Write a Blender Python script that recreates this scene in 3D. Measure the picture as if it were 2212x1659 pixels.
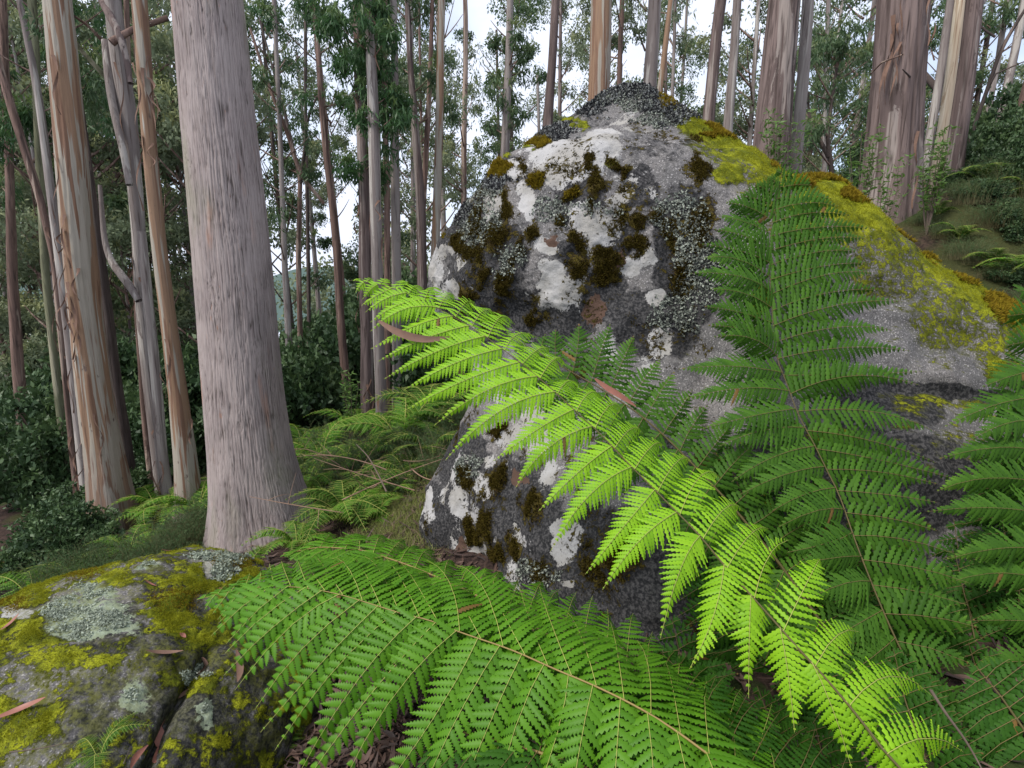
import bpy, math, random
import numpy as np
R = math.radians
scn = bpy.context.scene
for o in list(bpy.data.objects): bpy.data.objects.remove(o)
# ------------------------------------------------------------------ camera
PITCH = R(10.0); CAMZ = 1.7
cam_d = bpy.data.cameras.new('camera'); cam = bpy.data.objects.new('camera', cam_d)
scn.collection.objects.link(cam); scn.camera = cam
cam.location = (0, 0, CAMZ); cam.rotation_euler = (R(90) - PITCH, 0, 0)
cam_d.lens = 18; cam_d.sensor_width = 36; cam_d.clip_start = 0.02; cam_d.clip_end = 2000
scn.render.resolution_x = 1024; scn.render.resolution_y = 768
# ------------------------------------------------------------------ world, sun, exposure
SUN_EL, SUN_AZ = 52.0, -125.0        # azimuth of the sun, degrees clockwise from +Y
SKY_STRENGTH = 0.12; EXPOSURE = 0.95
world = bpy.data.worlds.new('World'); scn.world = world; world.use_nodes = True
wn = world.node_tree.nodes; wl = world.node_tree.links; wn.clear()
wo = wn.new('ShaderNodeOutputWorld'); wb = wn.new('ShaderNodeBackground'); wb.inputs[1].default_value = SKY_STRENGTH
sky = wn.new('ShaderNodeTexSky'); sky.sky_type = 'NISHITA'; sky.sun_disc = False
sky.sun_elevation = R(SUN_EL); sky.sun_rotation = R(SUN_AZ); sky.air_density = 1.0; sky.dust_density = 2.0
tc = wn.new('ShaderNodeTexCoord'); mp = wn.new('ShaderNodeMapping'); mp.inputs['Scale'].default_value = (1, 1, 2.2)
cn = wn.new('ShaderNodeTexNoise'); cn.inputs['Scale'].default_value = 2.6; cn.inputs['Detail'].default_value = 6
cr = wn.new('ShaderNodeValToRGB'); cr.color_ramp.elements[0].position = 0.30; cr.color_ramp.elements[1].position = 0.52
cr.color_ramp.elements[0].color = (.35, .35, .35, 1)
cm = wn.new('ShaderNodeMixRGB'); cm.inputs[2].default_value = (4.4, 4.75, 5.6, 1)     # bright thin overcast
wl.new(tc.outputs['Generated'], mp.inputs[0]); wl.new(mp.outputs[0], cn.inputs['Vector']); wl.new(cn.outputs[0], cr.inputs[0])
wl.new(cr.outputs[0], cm.inputs[0]); wl.new(sky.outputs[0], cm.inputs[1]); wl.new(cm.outputs[0], wb.inputs[0]); wl.new(wb.outputs[0], wo.inputs[0])
sun_d = bpy.data.lights.new('sun', 'SUN'); sun = bpy.data.objects.new('sun', sun_d); scn.collection.objects.link(sun)
sun_d.energy = 2.0; sun_d.angle = R(16); sun_d.color = (1.0, .96, .9)
_sd = (math.sin(R(SUN_AZ)) * math.cos(R(SUN_EL)), math.cos(R(SUN_AZ)) * math.cos(R(SUN_EL)), math.sin(R(SUN_EL)))
from mathutils import Vector
sun.rotation_euler = Vector(_sd).to_track_quat('Z', 'Y').to_euler(); sun.location = (0, 0, 30)
scn.view_settings.view_transform = 'Standard'; scn.view_settings.look = 'None'
scn.view_settings.exposure = EXPOSURE; scn.view_settings.gamma = 1
scn.render.engine = 'CYCLES'
scn.cycles.max_bounces = 5; scn.cycles.diffuse_bounces = 2; scn.cycles.transmission_bounces = 4; scn.cycles.transparent_max_bounces = 4
# ------------------------------------------------------------------ helpers
rng = np.random.default_rng(7)
F0 = 1106.0
CP, SP = math.cos(PITCH), math.sin(PITCH)
def W(u, v, Y):
    """point of the vertical plane y=Y on the ray through photo coordinates (2212 wide)"""
    u = np.asarray(u, float); v = np.asarray(v, float); Y = np.asarray(Y, float)
    xc = (u - 1106) / F0; yc = (829.5 - v) / F0
    dy = CP + yc * SP; dz = -SP + yc * CP; t = Y / dy
    return np.stack([xc * t, Y + 0 * t, CAMZ + dz * t], -1)
def depth(P):
    return P[..., 1] * CP - (P[..., 2] - CAMZ) * SP
def proj(P):
    d = np.maximum(depth(P), 1e-3); up = P[..., 1] * SP + (P[..., 2] - CAMZ) * CP
    return 1106 + F0 * P[..., 0] / d, 829.5 - F0 * up / d
def sm(a, b, x):
    t = np.clip((x - a) / (b - a), 0, 1); return t * t * (3 - 2 * t)
def nrm(a): return a / np.maximum(np.linalg.norm(a, axis=-1, keepdims=True), 1e-9)
def _h(x, y, z, s):
    n = (x.astype(np.int64) * 374761393 + y.astype(np.int64) * 668265263 + z.astype(np.int64) * 1274126177 + s * 974711) & 0xffffffff
    n = ((n ^ (n >> 13)) * 1274126177) & 0xffffffff
    n = ((n ^ (n >> 16)) * 2246822519) & 0xffffffff
    return ((n ^ (n >> 15)) & 0xffffff) / float(0xffffff)
def vn(P, s=0):
    i = np.floor(P); f = P - i; f = f * f * (3 - 2 * f); x, y, z = i[..., 0], i[..., 1], i[..., 2]
    r = 0
    for dx in (0, 1):
        for dy in (0, 1):
            for dz in (0, 1):
                w = (f[..., 0] if dx else 1 - f[..., 0]) * (f[..., 1] if dy else 1 - f[..., 1]) * (f[..., 2] if dz else 1 - f[..., 2])
                r = r + w * _h(x + dx, y + dy, z + dz, s)
    return r * 2 - 1
def fbm(P, o=4, s=0, g=.5):
    r = 0; a = 1; n = 0
    for k in range(o):
        r = r + a * vn(P * (2.03 ** k) + k * 17.3, s + k); n += a; a *= g
    return r / n
class MB:
    def __init__(s): s.V = []; s.n = 0; s.Q = []; s.T = []; s.Qm = []; s.Tm = []; s.A = []
    def add(s, V, Q=None, T=None, m=0, a=0.0):
        V = np.asarray(V, float).reshape(-1, 3)
        s.V.append(V); s.A.append(np.broadcast_to(np.asarray(a, float), (len(V),)))
        if Q is not None and len(Q): Q = np.asarray(Q, np.int64); s.Q.append(Q + s.n); s.Qm.append(np.full(len(Q), m))
        if T is not None and len(T): T = np.asarray(T, np.int64); s.T.append(T + s.n); s.Tm.append(np.full(len(T), m))
        s.n += len(V)
    def tube(s, P, r, seg=6, m=0, a=0.0, cap=False):
        P = np.asarray(P, float); n = len(P); r = np.broadcast_to(np.asarray(r, float), (n,))
        T = nrm(np.gradient(P, axis=0)); ref = np.array([0.31, 0.9, 0.2]) if abs(T[0, 2]) > .5 else np.array([.1, .2, 1.])
        S = nrm(np.cross(T, ref)); U = np.cross(S, T)
        an = np.linspace(0, 2 * np.pi, seg, endpoint=False)
        V = P[:, None] + r[:, None, None] * (np.cos(an)[None, :, None] * S[:, None] + np.sin(an)[None, :, None] * U[:, None])
        i = np.arange(n - 1)[:, None] * seg; j = np.arange(seg)[None]; k = (j + 1) % seg
        s.add(V.reshape(-1, 3), np.stack([i + j, i + k, i + seg + k, i + seg + j], -1).reshape(-1, 4), m=m, a=a)
    def mesh(s, name, mats, origin=(0, 0, 0), smooth=True, attrs=None):
        V = np.concatenate(s.V) - np.asarray(origin, float)
        Q = np.concatenate(s.Q) if s.Q else np.zeros((0, 4), int); T = np.concatenate(s.T) if s.T else np.zeros((0, 3), int)
        mi = np.concatenate(s.Qm + s.Tm)
        me = bpy.data.meshes.new(name); me.vertices.add(len(V)); me.vertices.foreach_set('co', V.ravel().astype(np.float32))
        nl = Q.size + T.size; me.loops.add(nl); me.loops.foreach_set('vertex_index', np.concatenate([Q.ravel(), T.ravel()]).astype(np.int32))
        me.polygons.add(len(Q) + len(T))
        ls = np.concatenate([np.arange(len(Q)) * 4, Q.size + np.arange(len(T)) * 3]).astype(np.int32)
        me.polygons.foreach_set('loop_start', ls); me.polygons.foreach_set('material_index', mi.astype(np.int32))
        me.polygons.foreach_set('use_smooth', np.full(len(mi), smooth))
        for m in (mats if isinstance(mats, (list, tuple)) else [mats]): me.materials.append(m)
        me.update(calc_edges=True); me.validate()
        at = me.attributes.new('tint', 'FLOAT', 'POINT'); at.data.foreach_set('value', np.concatenate(s.A).astype(np.float32))
        for k, v in (attrs or {}).items():
            at = me.attributes.new(k, 'FLOAT', 'POINT'); at.data.foreach_set('value', v.astype(np.float32))
        return me
def link(o, parent=None, loc=None):
    scn.collection.objects.link(o)
    if parent is not None: o.parent = parent
    if loc is not None: o.location = tuple(float(c) for c in loc)
    return o
def tag(o, label=None, cat=None, group=None, kind=None):
    for k, v in (('label', label), ('category', cat), ('group', group), ('kind', kind)):
        if v: o[k] = v
    return o
def thing(name, label, cat, loc, group=None):
    o = link(bpy.data.objects.new(name, None), None, loc); o.empty_display_size = .1
    return tag(o, label, cat, group)
def obj(name, mb, mats, parent=None, origin=(0, 0, 0), smooth=True, attrs=None):
    """one mesh object; a part's vertices are kept relative to its parent's place"""
    me = mb.mesh(name, mats, origin, smooth, attrs)
    return link(bpy.data.objects.new(name, me), parent, origin if parent is None else None)
def copy_thing(root, loc, rz, sc, label=None):
    r = root.copy(); link(r, None, loc); r.rotation_euler = (0, 0, rz); r.scale = (sc,) * 3 if np.isscalar(sc) else sc
    if label: r['label'] = label
    for ch in list(root.children):
        c = ch.copy(); link(c, r)
        for g in ch.children: link(g.copy(), c)
    return r
# ------------------------------------------------------------------ node helper
class NT:
    def __init__(s, name):
        s.m = bpy.data.materials.new(name); s.m.use_nodes = True; s.n = s.m.node_tree.nodes; s.l = s.m.node_tree.links; s.n.clear()
        s.out = s.n.new('ShaderNodeOutputMaterial')
    def put(s, sock, v):
        if isinstance(v, bpy.types.NodeSocket): s.l.new(v, sock)
        elif isinstance(v, tuple) and len(v) == 3 and sock.type == 'RGBA': sock.default_value = (*v, 1)
        else: sock.default_value = v
    def obj(s): return s.n.new('ShaderNodeTexCoord').outputs['Object']
    def attr(s, name): a = s.n.new('ShaderNodeAttribute'); a.attribute_name = name; return a.outputs['Fac']
    def rnd(s): return s.n.new('ShaderNodeNewGeometry').outputs['Random Per Island']
    def orand(s): return s.n.new('ShaderNodeObjectInfo').outputs['Random']
    def map(s, v, sc=(1, 1, 1), loc=(0, 0, 0)):
        m = s.n.new('ShaderNodeMapping'); s.put(m.inputs['Scale'], sc); s.put(m.inputs['Location'], loc); s.l.new(v, m.inputs[0]); return m.outputs[0]
    def noise(s, v, sc, det=4, ro=.5, dist=0.0):
        t = s.n.new('ShaderNodeTexNoise'); s.l.new(v, t.inputs['Vector']); t.inputs['Scale'].default_value = sc
        t.inputs['Detail'].default_value = det; t.inputs['Roughness'].default_value = ro; t.inputs['Distortion'].default_value = dist
        return t.outputs[0]
    def voro(s, v, sc, feat='F1'):
        t = s.n.new('ShaderNodeTexVoronoi'); t.feature = feat; s.l.new(v, t.inputs['Vector']); t.inputs['Scale'].default_value = sc
        return t.outputs[0]
    def math(s, op, a, b=0.0, cl=False):
        t = s.n.new('ShaderNodeMath'); t.operation = op; t.use_clamp = cl; s.put(t.inputs[0], a); s.put(t.inputs[1], b); return t.outputs[0]
    def step(s, v, a, b, lo=0.0, hi=1.0):
        t = s.n.new('ShaderNodeMapRange'); t.interpolation_type = 'SMOOTHSTEP'; s.put(t.inputs[0], v)
        for i, x in zip((1, 2, 3, 4), (a, b, lo, hi)): s.put(t.inputs[i], x)
        return t.outputs[0]
    def mix(s, f, a, b):
        t = s.n.new('ShaderNodeMixRGB'); s.put(t.inputs[0], f); s.put(t.inputs[1], a); s.put(t.inputs[2], b); return t.outputs[0]
    def bump(s, h, st=.5, d=.01):
        t = s.n.new('ShaderNodeBump'); s.put(t.inputs['Height'], h); t.inputs['Strength'].default_value = st; t.inputs['Distance'].default_value = d
        return t.outputs[0]
    def done(s, col, rough=.9, nor=None, spec=.25, trans=0.0, tcol=None):
        p = s.n.new('ShaderNodeBsdfPrincipled'); s.put(p.inputs['Base Color'], col); s.put(p.inputs['Roughness'], rough)
        s.put(p.inputs['Specular IOR Level'], spec)
        if nor is not None: s.l.new(nor, p.inputs['Normal'])
        res = p.outputs[0]
        if trans > 0:
            t = s.n.new('ShaderNodeBsdfTranslucent'); s.put(t.inputs[0], tcol if tcol is not None else col)
            mx = s.n.new('ShaderNodeMixShader'); mx.inputs[0].default_value = trans
            s.l.new(res, mx.inputs[1]); s.l.new(t.outputs[0], mx.inputs[2]); res = mx.outputs[0]
        s.l.new(res, s.out.inputs[0]); return s.m
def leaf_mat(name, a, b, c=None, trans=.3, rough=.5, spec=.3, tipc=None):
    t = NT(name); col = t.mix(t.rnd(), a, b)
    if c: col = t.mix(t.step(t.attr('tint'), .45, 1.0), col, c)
    if 'fern' in name: col = t.mix(t.step(t.attr('tint'), 1.3, 1.6), col, (.17, .10, .03))
    return t.done(col, rough, None, spec, trans)
def bark_mat(name, kind):
    t = NT(name); o = t.obj(); r = t.orand()
    sh = t.n.new('ShaderNodeVectorMath'); sh.operation = 'ADD'; t.l.new(o, sh.inputs[0])
    cb = t.n.new('ShaderNodeCombineXYZ'); t.put(cb.inputs[0], t.math('MULTIPLY', r, 31.0)); t.put(cb.inputs[2], t.math('MULTIPLY', r, 57.0)); t.l.new(cb.outputs[0], sh.inputs[1])
    v = sh.outputs[0]
    if kind == 'stringy':
        fur = t.attr('tint')                                   # 0 ridge .. 1 furrow, from the modelled relief
        fine = t.noise(t.map(v, (75, 75, 4)), 1.0, 5, .65)
        big = t.noise(t.map(v, (3, 3, 1.2)), 1.0, 3)
        col = t.mix(t.step(big, .35, .7), (.32, .268, .25), (.26, .222, .21))
        col = t.mix(t.step(t.noise(t.map(v, (9, 9, 1.5)), 1.0, 4), .60, .74), col, (.36, .22, .165))
        col = t.mix(t.step(fine, .30, .6), (.22, .175, .165), col)
        col = t.mix(t.step(fur, .45, 1.0), col, (.085, .068, .06))
        col = t.mix(t.math('MULTIPLY', t.step(t.noise(t.map(v, (2, 2, .6)), 1.0, 3), .55, .7), .35), col, (.25, .26, .15))
        col = t.mix(t.step(t.noise(t.map(v, (30, 30, 7), (5, 1, 3)), 1.0, 4, .6), .66, .74), col, (.30, .17, .12))
        col = t.mix(t.math('MULTIPLY', t.step(t.noise(t.map(v, (2.5, 2.5, 1.6), (2, 9, 4)), 1.0, 5, .65), .48, .62), .6), col, (.37, .31, .288))
        h = t.math('ADD', t.math('MULTIPLY', fine, .8), t.noise(t.map(v, (25, 25, 3)), 1.0, 4))
        return t.done(col, .95, t.bump(h, .8, .012), .1)
    if kind == 'streak':
        n1 = t.noise(t.map(v, (11, 11, .45)), 1.0, 3, .5, .3); n2 = t.noise(t.map(v, (16, 16, .5), (4, 9, 2)), 1.0, 3, .5, .2)
        n3 = t.noise(t.map(v, (60, 60, 1.5)), 1.0, 4); n4 = t.noise(t.map(v, (14, 14, 6)), 1.0, 5)
        n5 = t.noise(t.map(v, (7, 7, .35), (1, 5, 2)), 1.0, 3, .5, .4)
        col = t.mix(t.step(n1, .48, .51), (.235, .145, .09), (.30, .265, .215))
        col = t.mix(t.step(n2, .56, .58), col, (.17, .095, .06))
        col = t.mix(t.step(n5, .60, .62), col, (.36, .335, .285))
        col = t.mix(t.step(n3, .58, .75), col, (.17, .11, .085))
        col = t.mix(t.step(n4, .66, .74), col, (.11, .075, .06))
        col = t.mix(t.attr('tint'), col, (.20, .14, .115))
        return t.done(col, .75, t.bump(t.math('ADD', n3, n1), .5, .012), .25)
    A, B, C, D = {'purple': ((.185, .138, .125), (.12, .088, .08), (.27, .225, .20), (.05, .036, .032)),
                  'grey': ((.275, .24, .22), (.19, .158, .145), (.38, .345, .31), (.085, .063, .055)),
                  'brown': ((.235, .155, .125), (.14, .09, .072), (.33, .25, .20), (.06, .042, .036)),
                  'pale': ((.50, .40, .29), (.38, .29, .20), (.58, .50, .38), (.22, .13, .08)),
                  'green': ((.20, .20, .12), (.14, .14, .085), (.28, .26, .18), (.06, .055, .04)),
                  'dark': ((.10, .078, .068), (.065, .05, .045), (.16, .12, .10), (.03, .024, .02))}[kind]
    n1 = t.noise(t.map(v, (9, 9, .5)), 1.0, 4, .55, .3); n2 = t.noise(t.map(v, (40, 40, 1.6)), 1.0, 5, .6)
    n3 = t.noise(t.map(v, (7, 7, .4), (3, 8, 1)), 1.0, 3, .5, .4)
    col = t.mix(t.step(n1, .42, .58), A, B); col = t.mix(t.step(n3, .57, .61), col, C)
    col = t.mix(t.step(t.noise(t.map(v, (5, 5, 1.1), (7, 2, 6)), 1.0, 6, .7, 1.0), .56, .60), col, B)
    col = t.mix(t.step(n2, .52, .72), col, D); col = t.mix(t.step(t.attr('tint'), .3, 1.0), col, D)
    return t.done(col, .9, t.bump(t.math('ADD', n2, t.math('MULTIPLY', n1, .7)), .7, .015), .15)
M = {k: bark_mat('bark_' + k, k) for k in ('stringy', 'streak', 'purple', 'grey', 'brown', 'pale', 'green', 'dark')}
M['gum'] = leaf_mat('gum_leaves', (.06, .11, .045), (.095, .15, .065), (.17, .21, .07), .35, .45)
M['gumnear'] = leaf_mat('gum_leaves_near', (.04, .095, .03), (.06, .13, .045), (.12, .18, .05), .35, .4)
M['gumfar'] = leaf_mat('gum_leaves_far', (.13, .165, .09), (.18, .22, .125), (.28, .30, .13), .35, .6)  # paler than nearer leaves: distance haze put into the colour
M['bush'] = leaf_mat('bush_leaves', (.028, .058, .022), (.05, .095, .035), (.08, .13, .045), .2, .5)
M['sprig'] = leaf_mat('sprig_leaves', (.08, .16, .03), (.13, .22, .05), None, .35, .5)
M['heath'] = leaf_mat('heath_needles', (.05, .105, .035), (.10, .17, .06), (.13, .11, .05), .25, .7)
M['grass'] = leaf_mat('grass_blades', (.15, .21, .045), (.28, .32, .08), (.32, .28, .12), .3, .6)
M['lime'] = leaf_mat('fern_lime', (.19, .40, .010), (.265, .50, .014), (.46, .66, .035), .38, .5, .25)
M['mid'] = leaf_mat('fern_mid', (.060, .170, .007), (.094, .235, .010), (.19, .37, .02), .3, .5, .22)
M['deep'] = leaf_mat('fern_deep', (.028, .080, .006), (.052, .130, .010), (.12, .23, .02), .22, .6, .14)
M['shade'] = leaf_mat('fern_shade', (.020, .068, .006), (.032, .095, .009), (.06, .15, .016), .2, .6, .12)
def plain(name, a, b, sc=30, rough=.7, spec=.3):
    t = NT(name); return t.done(t.mix(t.noise(t.obj(), sc, 4), a, b), rough, None, spec)
M['rachis'] = plain('fern_stalk', (.26, .20, .06), (.17, .10, .035), 40, .5)
M['rachisdark'] = plain('fern_stalk_dark', (.055, .06, .016), (.11, .075, .025), 40, .6)
M['costadark'] = plain('fern_rib_dark', (.13, .12, .035), (.15, .09, .035), 40, .6)
M['costa'] = plain('fern_rib', (.30, .36, .07), (.26, .24, .06), 40, .6)
def litter_mat():
    t = NT('dry_leaves'); return t.done(t.mix(t.rnd(), (.12, .072, .055), (.032, .024, .022)), .65, None, .25)
M['litter'] = litter_mat()
M['redleaf'] = plain('dry_red_leaf', (.30, .12, .085), (.18, .07, .05), 60, .5)
M['barkstrip'] = plain('shed_bark', (.21, .12, .08), (.11, .065, .05), 50, .8)
M['stick'] = plain('dead_stick', (.30, .19, .13), (.18, .11, .075), 60, .8)
M['twig'] = plain('twig', (.16, .12, .09), (.09, .065, .05), 60, .8)
# ------------------------------------------------------------------ ground
def G(x, y):
    x = np.asarray(x, float); y = np.asarray(y, float)
    xl = np.minimum(x, 0); xr = np.maximum(x, 0)
    left = .3 * np.maximum(xl, -7) + .12 * np.minimum(xl + 7, 0)
    s = .15 + .40 * sm(3.0, 6.3, y)
    right = s * np.minimum(xr, 4.6) + .16 * sm(3, 6.3, y) * np.clip(xr - 4.6, 0, 14) + .05 * np.maximum(xr - 18, 0)
    z = .266 + left + right - .055 * np.maximum(y - 9, 0) * sm(4, -6, x)
    P = np.stack([x, y, 0 * x], -1)
    return z + .05 * fbm(P * 1.3, 3, 5) + .25 * fbm(P * .12, 2, 9) * sm(5, 20, y) + .012 * fbm(P * 9, 2, 3)
def ground():
    a = np.linspace(-1, 1, 340); xs = 90 * np.sinh(a * 4.5) / math.sinh(4.5)
    b = np.linspace(0, 1, 360); ys = -2.5 + 130 * np.sinh(b * 4.2) / math.sinh(4.2)
    X, Y = np.meshgrid(xs, ys); Z = G(X, Y)
    n, m = X.shape; i = np.arange(n - 1)[:, None] * m; j = np.arange(m - 1)[None]
    mb = MB(); mb.add(np.stack([X, Y, Z], -1).reshape(-1, 3), np.stack([i + j, i + j + 1, i + m + j + 1, i + m + j], -1).reshape(-1, 4))
    t = NT('forest_floor'); o = t.obj()
    n1 = t.noise(o, 1.1, 4); n2 = t.noise(o, 24, 6, .7); n3 = t.noise(o, 3.2, 5)
    col = t.mix(t.step(n2, .35, .65), (.022, .015, .013), (.075, .048, .038))
    col = t.mix(t.step(n1, .50, .64), col, t.mix(n2, (.03, .035, .015), (.07, .075, .025)))
    col = t.mix(t.step(n3, .6, .7), col, (.035, .05, .015))
    m_ = t.done(col, .95, t.bump(n2, 1.0, .03), .1)
    return tag(obj('ground', mb, m_), kind='structure')
ground()
def hills():
    mb = MB(); xs = np.linspace(-700, 700, 140); rows = []
    for k, (yy, hh) in enumerate(((430, -30), (520, 14), (640, 8), (760, -40))):
        z = hh + (26 if k in (1, 2) else 0) * fbm(np.stack([xs * .006, 0 * xs + k * .3, 0 * xs], -1), 4, 4) - .02 * (xs) * (k in (1, 2))
        rows.append(np.stack([xs, 0 * xs + yy, z], -1))
    V = np.concatenate(rows); m = len(xs); i = np.arange(3)[:, None] * m; j = np.arange(m - 1)[None]
    mb.add(V, np.stack([i + j, i + j + 1, i + m + j + 1, i + m + j], -1).reshape(-1, 4))
    t = NT('wooded_hill'); tag(obj('hills', mb, t.done(t.mix(t.noise(t.obj(), .05, 6, .7), (.05, .085, .07), (.09, .13, .12)), .95)), kind='structure')  # bluish cast of distance haze mixed into the hill green
hills()
# ------------------------------------------------------------------ trunks
def path3(Y, pts, top=-420):
    """(u,v,w) photo points -> 3D axis and radii, carried down to the ground and up out of view"""
    pts = sorted(pts, key=lambda p: -p[1]); A = np.array(pts, float)
    P = W(A[:, 0], A[:, 1], Y); r = A[:, 2] / 2 / F0 * depth(P) / np.sqrt(1 + ((A[:, 0] - 1106) / F0) ** 2)
    d = (P[0] - P[1]) / max(abs(P[0, 2] - P[1, 2]), 1e-6)
    g = float(G(P[0, 0], P[0, 1])); k = max(P[0, 2] - g + .15, 0)
    if k > .16: P = np.vstack([P[0] + d * k, P]); r = np.concatenate([[r[0] * 1.05], r])
    d = (P[-1] - P[-2]) / max(abs(P[-1, 2] - P[-2, 2]), 1e-6)
    zt = W(A[-1, 0], top, Y)[2]
    if zt > P[-1, 2]: P = np.vstack([P, P[-1] + d * (zt - P[-1, 2])]); r = np.append(r, r[-1] * .85)
    return P, r
def resample(P, r, step):
    L = np.concatenate([[0], np.cumsum(np.linalg.norm(np.diff(P, axis=0), axis=1))]); n = max(int(L[-1] / step), 6)
    s = np.linspace(0, L[-1], n)
    Q = np.stack([np.interp(s, L, P[:, k]) for k in range(3)], -1); q = np.interp(s, L, r)
    k = max(int(.25 / step), 1)
    if n > 4 * k:
        ker = np.ones(2 * k + 1) / (2 * k + 1)
        pad = lambda a: np.concatenate([2 * a[0] - a[k:0:-1], a, 2 * a[-1] - a[-2:-k - 2:-1]])
        Q = np.stack([np.convolve(pad(Q[:, c]), ker, 'valid') for c in range(3)], -1); q = np.convolve(pad(q), ker, 'valid')
    return Q, np.maximum(q, .002), s
def trunk_mb(P, r, seg, step, kind, seed, flare=.25, wob=1.0):
    Q, q, s = resample(P, r, step); n = len(Q)
    rm = float(np.median(q)); px = fbm(np.stack([s * .5, 0 * s + seed, 0 * s], -1), 2, 21) * rm * .5 * wob; Q = Q.copy(); Q[:, 0] += px * sm(0, 1, s)
    an = np.linspace(0, 2 * np.pi, seg, endpoint=False)
    c, sn = np.cos(an), np.sin(an)
    z = Q[:, 2][:, None] + 0 * an; qq = q[:, None] + 0 * an
    rf = np.exp(-(s[:, None]) / (rm * 2.6))
    cyl = np.stack([c[None] * qq, sn[None] * qq, z], -1)
    lobes = 1 + flare * rf * (1 + .5 * np.cos(an[None] * 5 + seed) + .35 * fbm(np.stack([c[None] * 2 + 0 * z, sn[None] * 2 + 0 * z, z * .5 + seed], -1), 2, 7))
    rad = qq * lobes * (1 + .05 * fbm(cyl * np.array([4, 4, .8]) / max(rm, .1) * .3 + seed, 3, 8))
    tint = np.zeros_like(rad)
    if kind == 'stringy':
        S = np.stack([c[None] * 24 + 0 * z, sn[None] * 24 + 0 * z, z * 1.7], -1); S = S + .7 * vn(S * np.array([.25, .25, 1.2]))[..., None]
        f = 1 - np.abs(fbm(S, 2, 30)) * 5.5; f2 = 1 - np.abs(fbm(S * np.array([2.1, 2.1, 1.7]) + 9, 2, 31)) * 5.0
        f = np.clip(f, 0, 1); f2 = np.clip(f2, 0, 1); tint = np.clip(np.maximum(f ** 1.2, f2 * .8), 0, 1)
        rad = rad - rm * (.018 * f + .011 * f2)
    elif kind in ('purple', 'brown', 'dark'):
        S = np.stack([c[None] * 7 + 0 * z, sn[None] * 7 + 0 * z, z * 1.1 + seed], -1)
        f = np.clip(1 - np.abs(fbm(S, 2, 30)) * 3.2, 0, 1); tint = f * .8; rad = rad - rm * .06 * f
    elif kind == 'streak':
        low = sm(1.2, .1, (z - z[0]) / max(.5, 4 * rm * 2)); S = np.stack([c[None] * 6 + 0 * z, sn[None] * 6 + 0 * z, z * .7 + seed], -1)
        tint = low * .6; rad = rad * (1 + .045 * fbm(S, 2, 3) + .03 * np.sign(fbm(S + 5, 2, 4)) * .5)
    T = nrm(np.gradient(Q, axis=0)); X = nrm(np.cross(np.array([0, 1., 0]), T)); Yv = np.cross(T, X)
    V = Q[:, None] + rad[..., None] * (c[None, :, None] * X[:, None] + sn[None, :, None] * Yv[:, None])
    i = np.arange(n - 1)[:, None] * seg; j = np.arange(seg)[None]; k = (j + 1) % seg
    mb = MB(); mb.add(V.reshape(-1, 3), np.stack([i + j, i + k, i + seg + k, i + seg + j], -1).reshape(-1, 4), a=tint.ravel())
    return mb, Q, q
def leaves(mb, C, rad, n, L, wd, hang=.6, tint=None, rg=rng, flat=.7):
    """n leaf blades in sub-clumps round each centre of C"""
    C = np.asarray(C, float).reshape(-1, 3); rad = np.broadcast_to(rad, (len(C),))
    for c, R_ in zip(C, rad):
        k = max(int(n / 14), 1); d = nrm(rg.normal(size=(k, 3))) * (rg.random((k, 1)) ** .45); sub = c + d * R_ * np.array([1, 1, flat])
        m = n // k; p = np.repeat(sub, m, 0) + rg.normal(size=(k * m, 3)) * R_ * .13
        dr = nrm(rg.normal(size=(k * m, 3)) * .75 + np.array([0, 0, -hang])); w = nrm(np.cross(dr, rg.normal(size=(k * m, 3))))
        l = L * rg.uniform(.6, 1.25, (k * m, 1)); ww = w * l * wd
        V = np.stack([p, p + dr * l * .4 + ww, p + dr * l, p + dr * l * .4 - ww], 1).reshape(-1, 3)
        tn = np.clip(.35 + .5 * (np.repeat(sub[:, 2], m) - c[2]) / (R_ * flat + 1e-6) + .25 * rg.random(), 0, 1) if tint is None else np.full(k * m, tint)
        mb.add(V, np.arange(len(V)).reshape(-1, 4), a=np.repeat(tn, 4))
def bez(a, b, c, n=8):
    t = np.linspace(0, 1, n)[:, None]; return (1 - t) ** 2 * a + 2 * t * (1 - t) * b + t * t * c
TREES = []
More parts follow.
